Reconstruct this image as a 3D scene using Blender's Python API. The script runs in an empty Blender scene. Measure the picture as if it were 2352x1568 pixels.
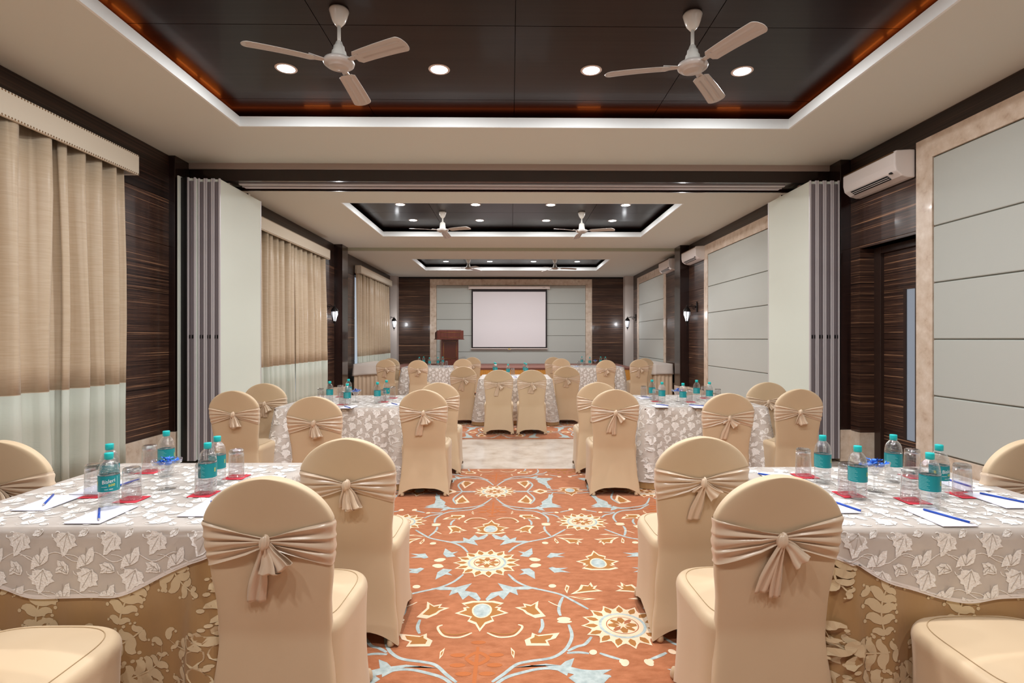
import bpy, math, random
from mathutils import Vector, Matrix
R = random.Random(7)
PI = math.pi
C = bpy.context.scene.collection
sin, cos = math.sin, math.cos

# ------------------------------------------------------------------ camera
F, CX, CY, YAW, CZ = 1240.0, 1188.9, 779.0, 0.012, 1.41
cam = bpy.data.cameras.new('camera'); camo = bpy.data.objects.new('camera', cam); C.objects.link(camo)
cam.sensor_width = 36; cam.lens = 36 * F / 2352
cam.shift_x = (1176 - CX) / 2352; cam.shift_y = (CY - 784) / 2352
cam.clip_start = 0.05; cam.clip_end = 200
camo.location = (0, 0, CZ); camo.rotation_euler = (PI / 2, 0, -YAW)
bpy.context.scene.camera = camo

def at(px, py, z):
    """measured photo position -> (X, Y) on the horizontal plane z"""
    a, b = (px - CX) / F, (CY - py) / F
    k = (z - CZ) / b
    return (k * (a * cos(YAW) + sin(YAW)), k * (cos(YAW) - a * sin(YAW)))

# ------------------------------------------------------------------ materials
def srgb(r, g, b):
    f = lambda c: (c / 255 / 12.92) if c <= 10 else ((c / 255 + .055) / 1.055) ** 2.4
    return (f(r), f(g), f(b), 1)

def mat(name, col, rough=.5, metal=0, spec=.5, coat=0, sheen=0, emit=None, es=0, trans=0, ior=1.45, alpha=1, bump=None, var=None, coords='Object'):
    m = bpy.data.materials.new(name); m.use_nodes = True
    nt = m.node_tree; p = nt.nodes['Principled BSDF']; I = p.inputs
    I['Base Color'].default_value = col; I['Roughness'].default_value = rough; I['Metallic'].default_value = metal
    I['Specular IOR Level'].default_value = spec; I['Coat Weight'].default_value = coat; I['Coat Roughness'].default_value = .08
    I['Sheen Weight'].default_value = sheen; I['Transmission Weight'].default_value = trans; I['IOR'].default_value = ior
    I['Alpha'].default_value = alpha
    if emit: I['Emission Color'].default_value = emit; I['Emission Strength'].default_value = es
    def coord(scale):
        tc = nt.nodes.new('ShaderNodeTexCoord'); mp = nt.nodes.new('ShaderNodeMapping')
        mp.inputs['Scale'].default_value = scale
        nt.links.new(tc.outputs[coords], mp.inputs['Vector']); return mp.outputs['Vector']
    if var:   # (scale, detail, [(pos,col)...])
        n = nt.nodes.new('ShaderNodeTexNoise'); n.inputs['Scale'].default_value = 1; n.inputs['Detail'].default_value = var[1]
        n.inputs['Roughness'].default_value = .6
        nt.links.new(coord(var[0]), n.inputs['Vector'])
        r = nt.nodes.new('ShaderNodeValToRGB'); el = r.color_ramp.elements
        el[0].position, el[0].color = var[2][0]; el[1].position, el[1].color = var[2][-1]
        for ps, c in var[2][1:-1]:
            e = el.new(ps); e.color = c
        nt.links.new(n.outputs['Fac'], r.inputs['Fac']); nt.links.new(r.outputs['Color'], I['Base Color'])
    if bump:  # (scale, detail, strength, dist)
        n = nt.nodes.new('ShaderNodeTexNoise'); n.inputs['Scale'].default_value = 1; n.inputs['Detail'].default_value = bump[1]
        nt.links.new(coord(bump[0]), n.inputs['Vector'])
        b = nt.nodes.new('ShaderNodeBump'); b.inputs['Strength'].default_value = bump[2]; b.inputs['Distance'].default_value = bump[3]
        nt.links.new(n.outputs['Fac'], b.inputs['Height']); nt.links.new(b.outputs['Normal'], I['Normal'])
    return m

M = {}
M['plaster'] = mat('plaster', srgb(214, 216, 208), .85, bump=((3, 3, 3), 3, .1, .01))
M['plaster_pink'] = mat('plaster_pink', srgb(178, 162, 154), .8)
M['lip'] = mat('cove_white', srgb(236, 240, 240), .6)
M['sage'] = mat('sage_paint', srgb(176, 176, 155), .8)
M['ebony'] = mat('ebony_veneer', srgb(70, 50, 42), .32, coat=.25,
    var=((.45, .45, 74), 7, [(.36, srgb(32, 20, 16)), (.43, srgb(64, 44, 36)), (.48, srgb(48, 31, 25)), (.52, srgb(96, 68, 53)), (.56, srgb(48, 31, 25)), (.60, srgb(78, 54, 43)), (.66, srgb(176, 134, 102))]))
M['ebony_shaded'] = mat('ebony_shaded', srgb(30, 19, 16), .35, coat=.15, var=((.45, .45, 74), 6, [(.36, srgb(20, 12, 10)), (.5, srgb(38, 25, 20)), (.66, srgb(70, 48, 38))]))  # same ebony veneer, with the shade near the ceiling put into its colour
M['groove'] = mat('groove_black', srgb(18, 10, 8), .6)
M['mahog'] = mat('dark_mahogany', srgb(38, 22, 19), .22, coat=.5, var=((30, 30, .5), 4, [(.3, srgb(26, 13, 11)), (.7, srgb(46, 28, 24))]))
M['ceildark'] = mat('ceiling_veneer', srgb(26, 18, 17), .33, spec=.2, coat=.08,
    var=((.5, 22, .5), 4, [(.3, srgb(24, 14, 12)), (.7, srgb(36, 26, 24))]))
M['door_frame'] = mat('door_frame_wood', srgb(52, 36, 30), .35, coat=.2)
M['marble'] = mat('beige_marble', srgb(214, 196, 178), .3, coat=.2,
    var=((9, 9, 9), 7, [(.28, srgb(178, 150, 130)), (.42, srgb(206, 187, 168)), (.6, srgb(218, 202, 186)), (.75, srgb(232, 220, 206))]))
M['marble_floor'] = mat('floor_marble', srgb(206, 192, 178), .28, coat=.25,
    var=((4, 4, 4), 8, [(.3, srgb(180, 162, 146)), (.5, srgb(208, 196, 184)), (.7, srgb(222, 212, 202))]))
M['pad'] = mat('padded_fabric', srgb(184, 188, 183), .85, sheen=.1, bump=((90, 90, 400), 2, .15, .002))
M['pad_gap'] = mat('padded_gap', srgb(120, 120, 110), .9)
M['pale_wall'] = mat('pale_wall', srgb(205, 196, 190), .7)
M['partition'] = mat('partition_face', srgb(220, 226, 216), .6)
M['alu'] = mat('aluminium', srgb(206, 201, 204), .4, metal=.15)
M['alu_dark'] = mat('aluminium_dark', srgb(128, 120, 124), .45, metal=.2)
M['rubber'] = mat('black_seal', srgb(22, 20, 20), .4)
M['white_plastic'] = mat('white_plastic', srgb(226, 214, 208), .35)
M['ac_white'] = mat('ac_white', srgb(226, 220, 218), .3)
M['black'] = mat('black_plastic', srgb(18, 18, 20), .4)
M['fan_cream'] = mat('fan_enamel', srgb(186, 178, 172), .3, coat=.3)
M['fan_white'] = mat('fan_hub_enamel', srgb(226, 222, 214), .25, coat=.4)
M['chrome'] = mat('chrome', srgb(220, 220, 222), .15, metal=1)
M['iron'] = mat('black_iron', srgb(14, 13, 14), .4, metal=.3)
M['lamp_glass'] = mat('lantern_glass', (1, 1, 1, 1), .3, emit=(.85, .9, 1, 1), es=.8)
M['bulb'] = mat('bulb', (1, 1, 1, 1), .3, emit=(1, 1, 1, 1), es=60)
M['diffuser'] = mat('light_diffuser', (1, 1, 1, 1), .4, emit=(1, .98, 1, 1), es=25)
M['led'] = mat('amber_led', srgb(255, 120, 40), .5, emit=(1, .22, .03, 1), es=10)
M['led_low'] = mat('amber_glow_tube', srgb(255, 90, 30), .5, emit=(1, .16, .03, 1), es=1.6)
M['cur'] = mat('curtain_beige', srgb(200, 182, 156), .42, sheen=.2, bump=((12, 12, 260), 3, .12, .0015),
    var=((6, 6, 90), 4, [(.3, srgb(192, 171, 144)), (.7, srgb(204, 187, 163))]))
M['cur2'] = mat('curtain_sage', srgb(190, 194, 182), .55, sheen=.25, bump=((12, 12, 260), 3, .3, .003))
M['pelmet'] = mat('pelmet_linen', srgb(216, 207, 190), .9, bump=((200, 200, 300), 2, .2, .002))
M['brass'] = mat('antique_brass', srgb(118, 88, 56), .4, metal=.7)
M['sky_glass'] = mat('window_glass', srgb(200, 215, 235), .1, emit=(.75, .85, 1, 1), es=.45)
M['frost'] = mat('frosted_glass', srgb(150, 162, 178), .35, emit=(.5, .58, .7, 1), es=.12)
M['spandex'] = mat('gold_spandex', srgb(204, 182, 150), .55, sheen=.2, bump=((300, 300, 300), 2, .08, .001),
    var=((2.2, 2.2, 1.6), 2, [(.3, srgb(202, 176, 142)), (.7, srgb(212, 188, 156))]))
M['satin'] = mat('sash_satin', srgb(212, 188, 162), .27, sheen=.2, spec=1.0, bump=((300, 300, 40), 2, .12, .001))
M['piping'] = mat('seam', srgb(188, 162, 126), .7)
M['gold_cloth'] = mat('gold_brocade', srgb(160, 124, 80), .38, sheen=.2, spec=.7, bump=((10, 10, 4), 3, .5, .012))
M['brocade'] = mat('brocade_leaf', srgb(206, 184, 148), .42, sheen=.2, bump=((10, 10, 4), 3, .4, .012))
M['lace_leaf'] = mat('lace_leaf', srgb(240, 234, 228), .5, sheen=.3, bump=((180, 40, 180), 3, .7, .003),
    var=((160, 40, 160), 3, [(.35, srgb(228, 221, 216)), (.65, srgb(250, 248, 246))]))
M['lace_vein'] = mat('lace_vein', srgb(172, 160, 148), .7)
M['hem'] = mat('lace_hem', srgb(228, 220, 216), .6)
M['napkin'] = mat('buffet_cloth', srgb(226, 216, 208), .8)
M['skirtb'] = mat('buffet_skirt', srgb(222, 198, 172), .7)
M['stage_carpet'] = mat('stage_carpet', srgb(138, 96, 86), .9, bump=((80, 80, 80), 2, .2, .01))
M['gold_pleat'] = mat('gold_pleat', srgb(228, 172, 84), .5, sheen=.3)
M['wood_red'] = mat('lectern_mahogany', srgb(96, 42, 30), .3, coat=.5, var=((25, 25, 1), 4, [(.3, srgb(78, 30, 20)), (.7, srgb(112, 52, 38))]))
M['wood_red2'] = mat('lectern_panel', srgb(76, 30, 20), .3, coat=.4)
M['gilt'] = mat('gilt', srgb(176, 128, 70), .4, metal=.5)
M['screen'] = mat('screen_white', srgb(232, 228, 232), .8)
M['screen_b'] = mat('screen_black', srgb(40, 34, 36), .8)
M['yellow'] = mat('yellow', srgb(222, 190, 60), .5)
def thin(name, ior, tint, bump):
    m = bpy.data.materials.new(name); m.use_nodes = True; nt = m.node_tree; nt.nodes.remove(nt.nodes['Principled BSDF']); out = nt.nodes['Material Output']
    N = nt.nodes.new; t = N('ShaderNodeBsdfTransparent'); t.inputs[0].default_value = tint
    g = N('ShaderNodeBsdfGlossy'); g.inputs['Roughness'].default_value = .04; g.inputs[0].default_value = (1, 1, 1, 1)
    f = N('ShaderNodeMath'); f.operation = 'MULTIPLY_ADD'; f.inputs[1].default_value = .75; f.inputs[2].default_value = ior - 1.40
    pw = N('ShaderNodeMath'); pw.operation = 'POWER'; pw.inputs[1].default_value = 3.0; lw = N('ShaderNodeLayerWeight'); lw.inputs[0].default_value = .5
    b = N('ShaderNodeBump'); b.inputs['Strength'].default_value = bump; b.inputs['Distance'].default_value = .004
    n = N('ShaderNodeTexNoise'); n.inputs['Detail'].default_value = 3; n.inputs['Scale'].default_value = 1; tc = N('ShaderNodeTexCoord'); mp = N('ShaderNodeMapping'); mp.inputs['Scale'].default_value = (60, 60, 140)
    L = nt.links.new; L(tc.outputs['Object'], mp.inputs['Vector']); L(mp.outputs[0], n.inputs['Vector']); L(n.outputs['Fac'], b.inputs['Height']); L(b.outputs[0], g.inputs['Normal']); L(b.outputs[0], lw.inputs['Normal']); L(lw.outputs['Facing'], pw.inputs[0]); L(pw.outputs[0], f.inputs[0])
    mx = N('ShaderNodeMixShader'); L(f.outputs[0], mx.inputs[0]); L(t.outputs[0], mx.inputs[1]); L(g.outputs[0], mx.inputs[2]); L(mx.outputs[0], out.inputs['Surface'])
    return m
M['water'] = thin('bottle_clear', 1.58, (.90, .915, .925, 1), 1.0)
M['glass'] = thin('clear_glass', 1.47, (.92, .92, .92, 1), .12)
M['thick'] = thin('thick_glass', 1.62, (.72, .73, .74, 1), .8)
M['teal'] = mat('teal_cap', srgb(20, 186, 186), .4)
M['teal_lab'] = mat('teal_label', srgb(10, 132, 138), .4)
M['white_ink'] = mat('white_ink', srgb(236, 232, 236), .5)
M['pale_ink'] = mat('pale_ink', srgb(120, 190, 192), .5)
M['yellow_ink'] = mat('yellow_ink', srgb(240, 220, 40), .5)
M['pink_ink'] = mat('pale_pink_ink', srgb(244, 190, 196), .5)
M['red'] = mat('coaster_red', srgb(205, 48, 66), .6)
M['paper'] = mat('paper', srgb(226, 226, 240), .7)
M['blue'] = mat('pencil_blue', srgb(30, 76, 176), .35)
M['ferrule'] = mat('pencil_tip', srgb(190, 180, 170), .5)
M['sweet'] = mat('sweet_wrapper', srgb(30, 110, 215), .25, coat=.3, bump=((60, 60, 60), 2, .8, .01))
M['carpet'] = mat('carpet_rust', srgb(170, 98, 66), .95, sheen=.1, bump=((220, 220, 220), 3, .5, .004),
    var=((14, 30, 14), 6, [(.3, srgb(158, 92, 54)), (.7, srgb(184, 116, 78))]))
cp = ((260, 260, 260), 2, .4, .003)
M['c_blue'] = mat('carpet_blue', srgb(182, 190, 190), .95, bump=cp, var=((30, 30, 30), 4, [(.3, srgb(152, 166, 166)), (.7, srgb(190, 200, 198))]))
M['c_white'] = mat('carpet_cream', srgb(234, 206, 176), .95, bump=cp)
M['c_brown'] = mat('carpet_ochre', srgb(168, 112, 58), .95, bump=cp)
M['c_faint'] = mat('carpet_faint', srgb(182, 104, 56), .95, bump=cp)

def organza():
    m = bpy.data.materials.new('organza'); m.use_nodes = True; nt = m.node_tree
    p = nt.nodes['Principled BSDF']; out = nt.nodes['Material Output']
    p.inputs['Base Color'].default_value = srgb(222, 213, 206); p.inputs['Roughness'].default_value = .45
    p.inputs['Sheen Weight'].default_value = .5
    t = nt.nodes.new('ShaderNodeBsdfTransparent'); mx = nt.nodes.new('ShaderNodeMixShader')
    n = nt.nodes.new('ShaderNodeTexNoise'); n.inputs['Scale'].default_value = 12; n.inputs['Detail'].default_value = 2
    tc = nt.nodes.new('ShaderNodeTexCoord'); nt.links.new(tc.outputs['Object'], n.inputs['Vector'])
    mr = nt.nodes.new('ShaderNodeMapRange'); mr.inputs['To Min'].default_value = .55; mr.inputs['To Max'].default_value = .85
    nt.links.new(n.outputs['Fac'], mr.inputs['Value']); nt.links.new(mr.outputs['Result'], mx.inputs['Fac'])
    nt.links.new(t.outputs[0], mx.inputs[1]); nt.links.new(p.outputs[0], mx.inputs[2]); nt.links.new(mx.outputs[0], out.inputs['Surface'])
    return m
M['organza'] = organza()

# ------------------------------------------------------------------ mesh builder
class MB:
    def __init__(s): s.v = []; s.f = []; s.m = []; s.sm = []
    def add(s, vs, fs, m=0, smooth=False):
        b = len(s.v); s.v += [tuple(v) for v in vs]
        for f in fs: s.f.append([b + i for i in f]); s.m.append(m); s.sm.append(smooth)
        return s
    def box(s, x0, x1, y0, y1, z0, z1, m=0):
        vs = [(x, y, z) for x in (x0, x1) for y in (y0, y1) for z in (z0, z1)]
        return s.add(vs, [(0, 1, 3, 2), (4, 6, 7, 5), (0, 4, 5, 1), (2, 3, 7, 6), (0, 2, 6, 4), (1, 5, 7, 3)], m)
    def grid(s, fn, nu, nv, m=0, cu=False, cv=False, smooth=True):
        U = nu if cu else nu + 1; V = nv if cv else nv + 1
        vs = [fn(i / nu, j / nv) for i in range(U) for j in range(V)]
        fs = [(i % U * V + j % V, (i + 1) % U * V + j % V, (i + 1) % U * V + (j + 1) % V, i % U * V + (j + 1) % V) for i in range(nu) for j in range(nv)]
        return s.add(vs, fs, m, smooth)
    def lathe(s, prof, n=24, c=(0, 0, 0), m=0, cap=True):
        vs = [(c[0] + r * cos(2 * PI * k / n), c[1] + r * sin(2 * PI * k / n), c[2] + z) for r, z in prof for k in range(n)]
        fs = [(i * n + k, i * n + (k + 1) % n, (i + 1) * n + (k + 1) % n, (i + 1) * n + k) for i in range(len(prof) - 1) for k in range(n)]
        s.add(vs, fs, m, True)
        if cap:
            b = len(s.v) - len(vs)
            for i, rev in ((0, True), (len(prof) - 1, False)):
                if prof[i][0] > 1e-4:
                    f = [b + i * n + k for k in range(n)]
                    s.f.append(f[::-1] if rev else f); s.m.append(m); s.sm.append(False)
        return s
    def tube(s, pts, r, n=8, m=0, close=False):
        pts = [Vector(p) for p in pts]; L = len(pts); rings = []
        rr = r if isinstance(r, (list, tuple)) else [r] * L
        for i, p in enumerate(pts):
            a = pts[(i - 1) % L] if (i > 0 or close) else p; b = pts[(i + 1) % L] if (i < L - 1 or close) else p
            t = (b - a).normalized(); u = Vector((0, 0, 1)) if abs(t.z) < .9 else Vector((1, 0, 0))
            x = t.cross(u).normalized(); y = t.cross(x)
            rings.append([p + rr[i] * (x * cos(2 * PI * k / n) + y * sin(2 * PI * k / n)) for k in range(n)])
        vs = [v for g in rings for v in g]; K = L if close else L - 1
        fs = [(i * n + k, i * n + (k + 1) % n, (i + 1) % L * n + (k + 1) % n, (i + 1) % L * n + k) for i in range(K) for k in range(n)]
        s.add(vs, fs, m, True)
        if not close:
            b = len(s.v) - len(vs)
            s.f.append([b + k for k in range(n)][::-1]); s.f.append([b + (L - 1) * n + k for k in range(n)])
            s.m += [m, m]; s.sm += [False, False]
        return s
    def poly(s, pts, m=0): return s.add(pts, [tuple(range(len(pts)))], m)
    def prism(s, pts, a, b, axis='z', m=0):
        """pts 2D outline extruded from a to b along axis"""
        def q(p, h): return (p[0], p[1], h) if axis == 'z' else ((h, p[0], p[1]) if axis == 'x' else (p[0], h, p[1]))
        n = len(pts); vs = [q(p, a) for p in pts] + [q(p, b) for p in pts]
        return s.add(vs, [tuple(range(n))[::-1], tuple(range(n, 2 * n))] + [(i, (i + 1) % n, n + (i + 1) % n, n + i) for i in range(n)], m)
    def build(s, name, mats, parent=None, loc=None, bevel=0, solid=0, sub=0):
        me = bpy.data.meshes.new(name); me.from_pydata(s.v, [], s.f)
        for q in (mats if isinstance(mats, (list, tuple)) else [mats]): me.materials.append(q if not isinstance(q, str) else M[q])
        me.polygons.foreach_set('material_index', s.m); me.polygons.foreach_set('use_smooth', s.sm); me.update()
        o = bpy.data.objects.new(name, me); C.objects.link(o)
        if parent: o.parent = parent
        if loc: o.location = loc
        if solid:
            md = o.modifiers.new('thick', 'SOLIDIFY'); md.thickness = solid; md.offset = 0
        if bevel:
            md = o.modifiers.new('bevel', 'BEVEL'); md.width = bevel; md.segments = 2; md.limit_method = 'ANGLE'
        if sub:
            md = o.modifiers.new('sub', 'SUBSURF'); md.levels = md.render_levels = sub
        return o

def tag(o, label, cat, group=None, kind=None):
    if label: o['label'] = label
    if cat: o['category'] = cat
    if group: o['group'] = group
    if kind: o['kind'] = kind
    return o
def empty(name, loc, rz=0, label=None, cat=None, group=None):
    o = bpy.data.objects.new(name, None); C.objects.link(o); o.location = loc; o.rotation_euler = (0, 0, rz); o.empty_display_size = .05
    return tag(o, label, cat, group)
def copy_tree(o, parent=None):
    c = o.copy(); C.objects.link(c)
    if parent: c.parent = parent
    for ch in list(o.children): copy_tree(ch, c)
    return c
def struct(mb, name, mats, **k):
    o = mb.build(name, mats, **k); o['kind'] = 'structure'; return o

def interp(x, tab):
    if x <= tab[0][0]: return tab[0][1]
    for (a, p), (b, q) in zip(tab, tab[1:]):
        if x <= b:
            t = (x - a) / (b - a); t = t * t * (3 - 2 * t); return p + (q - p) * t
    return tab[-1][1]

def text_faces(txt, size, shear=0):
    cu = bpy.data.curves.new('t', 'FONT'); cu.body = txt; cu.size = size; cu.align_x = 'CENTER'; cu.align_y = 'CENTER'; cu.resolution_u = 3; cu.shear = shear
    ob = bpy.data.objects.new('t', cu); C.objects.link(ob); dg = bpy.context.evaluated_depsgraph_get(); dg.update()
    me = ob.evaluated_get(dg).to_mesh(); vs = [tuple(v.co) for v in me.vertices]; fs = [tuple(p.vertices) for p in me.polygons]
    ob.evaluated_get(dg).to_mesh_clear(); bpy.data.objects.remove(ob); bpy.data.curves.remove(cu)
    return vs, fs

# ------------------------------------------------------------------ the room
XL, XR, ZC, YB = -3.87, 3.93, 3.49, 17.6
ZC2 = 3.44; Y0 = -2.6
GZ = [.36, .885, 1.41, 1.935, 2.46, 2.985, 3.5]

mb = MB(); mb.box(-4.4, 4.6, Y0, 18, -.12, -.006); struct(mb, 'floor', 'marble_floor')

def clad(mb, side, y0, y1, z1=ZC, z0=.36):
    """veneer planks between grooves on a side wall, slot 0 veneer, 1 groove, 2 marble"""
    X = XL if side < 0 else XR; o = .15 * side
    a, b = sorted((X + .012 * side, X + o)); mb.box(a, b, y0, y1, z0, z1, 1)
    for g0, g1 in zip(GZ, GZ[1:]):
        q0, q1 = max(g0, z0) + .003, min(g1, z1) - .003
        if q1 - q0 > .02:
            a, b = sorted((X, X + .012 * side)); mb.box(a, b, y0, y1, q0, q1, 3 if g0 > 2.9 else 0)  # top course gets the veneer with painted-in shade
    if z0 < .4:
        a, b = sorted((X - .006 * side, X + o)); mb.box(a, b, y0, y1, 0, .36, 2)
W3 = ['ebony', 'groove', 'marble', 'ebony_shaded']
mb = MB()
clad(mb, -1, 5.35, 6.9); clad(mb, -1, Y0, 5.35, z0=3.0); clad(mb, -1, 6.9, 7.1); clad(mb, -1, 7.1, 11.05, z0=3.0); clad(mb, -1, 11.05, 13.4)
clad(mb, -1, 13.4, 16.8, z0=3.0); clad(mb, -1, 16.8, YB)
for a, b in ((Y0, 5.35), (7.1, 11.05), (13.4, 16.8)):
    mb.box(XL - .15, XL, a, b, 0, .2, 2); mb.box(XL - .15, XL, a, b, .2, .36, 0)
struct(mb, 'wall_left', W3)
mb = MB()
clad(mb, 1, 5.18, 6.05, z0=2.43); clad(mb, 1, 6.05, 7.6)
clad(mb, 1, Y0, 5.18, z0=3.31); clad(mb, 1, 7.6, 10.93, z0=3.31); clad(mb, 1, 10.93, 13.65); clad(mb, 1, 13.65, 16.75, z0=3.31); clad(mb, 1, 16.75, YB)
for a, b in ((Y0, 5.18), (7.6, 10.93), (13.65, 16.75)): mb.box(XR + .03, XR + .15, a, b, 0, 3.31, 1)
# door recess jambs
mb.box(XR + .001, XR + .24, 6.035, 6.12, .36, 2.43, 0); mb.box(XR - .008, XR + .24, 6.03, 6.13, 0, .36, 2)
mb.box(XR, XR + .24, 5.10, 5.18, 0, 2.43, 0); mb.box(XR + .01, XR + .24, 5.18, 6.05, 2.43, 2.5, 0)
struct(mb, 'wall_right', W3)

# padded fabric panels in marble frames
def framed(side, y0, y1, n):
    X = XR; fr = MB()
    fr.box(X - .012, X + .05, y1 - .2, y1, 0, 3.31); fr.box(X - .012, X + .05, y0, y0 + .2, 0, 3.31)
    fr.box(X - .0118, X + .05, y0 + .2, y1 - .2, 3.11, 3.31); fr.box(X - .0118, X + .05, y0 + .2, y1 - .2, 0, .355)
    struct(fr, 'trim_%d' % n, 'marble', bevel=.003)
    pd = MB(); pd.box(X + .012, X + .04, y0 + .2, y1 - .2, .355, 3.11, 1)
    lv = [.36, .885, 1.41, 1.935, 2.46, 3.105]
    for a, b in zip(lv, lv[1:]): pd.box(X - .004, X + .02, y0 + .206, y1 - .206, a + .005, b - .005, 0)
    struct(pd, 'wall_right_padding', ['pad', 'pad_gap'], bevel=.009)
framed(1, -1.6, 5.18, 1); framed(1, 7.6, 10.93, 2); framed(1, 13.65, 16.75, 3)

# back wall
mb = MB()
for x0, x1 in ((XL, -2.64), (2.64, XR)):
    mb.box(x0, x1, YB + .012, YB + .1, 0, ZC2, 1)
    for g0, g1 in zip([.2, .73, 1.25, 1.78, 2.31, 2.83, 3.36], [.73, 1.25, 1.78, 2.31, 2.83, 3.36, 3.45]):
        mb.box(x0, x1, YB, YB + .02, g0 + .004, g1 - .004, 0)
mb.box(XL, XR, YB - .01, YB + .1, 3.385, ZC2, 1); mb.box(-2.64, 2.64, YB + .03, YB + .1, 0, 3.4, 1)
struct(mb, 'wall_back', W3)
fr = MB(); fr.box(-2.64, -2.43, YB - .01, YB + .05, .5, 3.37); fr.box(2.43, 2.64, YB - .01, YB + .05, .5, 3.37); fr.box(-2.43, 2.43, YB - .0098, YB + .05, 3.17, 3.37)
struct(fr, 'trim_4', 'marble', bevel=.003)
pd = MB(); pd.box(-2.43, 2.43, YB + .012, YB + .04, .5, 3.17, 1); lv = [.475, 1.0, 1.525, 2.05, 2.575, 3.165]
for a, b in zip(lv, lv[1:]): pd.box(-2.425, 2.425, YB - .004, YB + .02, a + .005, b - .005, 0)
struct(pd, 'wall_back_padding', ['pad', 'pad_gap'], bevel=.009)
# pale corner pilasters
for n, (a, b) in ((5, (XL, -3.655)), (6, (3.66, XR))):
    mb = MB(); mb.box(a, b, 17.3, YB, 0, ZC2 - .002); struct(mb, 'trim_%d' % n, 'pale_wall')
# dark columns
n = 7
for (x0, x1, y0, y1, zz) in ((XL - .02, -3.80, 6.15, 6.42, 3.488), (3.81, XR + .02, 6.2, 6.42, 3.488), (XL - .02, -3.69, 11.85, 12.25, 3.488), (3.73, XR + .02, 11.88, 12.28, 3.488), (XL - .02, -3.8, 6.42, 6.9, 3.3), (3.81, XR + .02, 6.42, 6.9, 3.3)):
    mb = MB(); mb.box(x0, x1, y0, y1, .365, zz, 0); mb.box(x0 - (.006 if x0 > 0 else 0), x1 + (.006 if x0 < 0 else 0), y0 - .008, y1 + .006, 0, .365, 1)
    struct(mb, 'trim_%d' % n, ['mahog', 'marble'], bevel=.004); n += 1
# header beam over the folding partition
mb = MB(); mb.box(XL, XR, 6.43, 6.78, 3.285, 3.42, 0); mb.box(XL, XR, 6.41, 6.80, 3.42, 3.49, 1)
mb.box(XL + .6, XR - .6, 6.52, 6.56, 3.268, 3.285, 2); mb.box(XL + .6, XR - .6, 6.60, 6.62, 3.262, 3.285, 2); mb.box(XL + .6, XR - .6, 6.66, 6.70, 3.268, 3.285, 2)
mb.box(XL + .3, XR - .3, 6.765, 6.79, 3.26, 3.285, 0)
struct(mb, 'trim_13', ['mahog', 'plaster_pink', 'alu'])
# step between middle and far ceiling
mb = MB(); mb.box(XL, XR, 12.30, 12.40, ZC2 - .012, ZC, 0); struct(mb, 'trim_14', 'sage')

# ceilings with recessed dark centres
def ceiling(y0, y1, hx0, hx1, hy0, hy1, zc, zd, nx, seamsy, dn):
    mb = MB(); t = .02
    X0, X1 = XL - .1, XR + .1
    mb.box(X0, X1, y0, hy0 - .01, zc, zc + t); mb.box(X0, X1, hy1 + .01, y1, zc, zc + t)
    mb.box(X0, hx0 - .01, hy0 - .01, hy1 + .01, zc, zc + t); mb.box(hx1 + .01, X1, hy0 - .01, hy1 + .01, zc, zc + t)
    h = .095
    mb.box(hx0 - .02, hx0 + .0, hy0 - .02, hy1 + .02, zc - .001, zc + h, 1); mb.box(hx1, hx1 + .02, hy0 - .02, hy1 + .02, zc - .001, zc + h, 1)
    mb.box(hx0, hx1, hy0 - .02, hy0, zc - .001, zc + h, 1); mb.box(hx0, hx1, hy1, hy1 + .02, zc - .001, zc + h, 1)
    # dark veneered panels
    xs = nx; ys = seamsy
    for a, b in zip(xs, xs[1:]):
        for c, d in zip(ys, ys[1:]):
            mb.box(a + .003, b - .003, c + .003, d - .003, zd, zd + .02, 2)
    mb.box(xs[0], xs[-1], ys[0], ys[-1], zd + .021, zd + .04, 3)
    for sx in (xs[0], xs[-1]): mb.box(sx - .01, sx + .01, ys[0], ys[-1], zc + .021, zd + .02, 2)
    for sy in (ys[0], ys[-1]): mb.box(xs[0], xs[-1], sy - .01, sy + .01, zc + .021, zd + .02, 2)
    return struct(mb, 'ceiling', ['plaster', 'lip', 'ceildark', 'groove'])
ceiling(Y0, 6.43, -2.65, 2.74, -1.6, 5.3, ZC, 3.66, [-3.15, -2.83, -1.37, .03, 1.43, 2.88, 3.2], [-2.0, -1.2, .1, 1.35, 2.62, 3.88, 5.08, 5.75], 1)
ceiling(6.75, 12.3, -2.58, 2.63, 8.27, 10.93, ZC, 3.66, [-3.05, -2.7, -1.37, .03, 1.43, 2.75, 3.1], [7.85, 8.35, 9.6, 10.85, 11.35], 2)
ceiling(12.4, YB + .1, -2.51, 2.51, 13.7, 15.9, ZC2, 3.6, [-2.95, -2.6, -1.3, .0, 1.3, 2.6, 2.95], [13.3, 13.8, 14.8, 15.8, 16.3], 3)
# amber rope light lying on the cove ledge of the near ceiling
mb = MB()
yy = .3
while yy < 5.2:
    L = R.uniform(.12, .4)
    if R.random() < .62:
        mb.tube([(-2.76, yy, 3.592), (-2.76, yy + L, 3.592)], .006); 
    if R.random() < .55:
        mb.tube([(2.85, yy, 3.592), (2.85, yy + L, 3.592)], .006)
    yy += L + .05
xx = -2.3
while xx < 2.4:
    L = R.uniform(.1, .3)
    if R.random() < .35: mb.tube([(xx, 5.40, 3.585), (xx + L, 5.40, 3.585)], .0035)
    xx += L + .12
mb.tube([(-2.80, 0, 3.59), (-2.80, 5.44, 3.59), (2.89, 5.44, 3.59), (2.89, 0, 3.59)], .009, m=1)
tag(mb.build('rope_light', ['led', 'led_low']), 'amber rope light glowing behind the white cove lip of the near ceiling', 'light strip')

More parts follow.
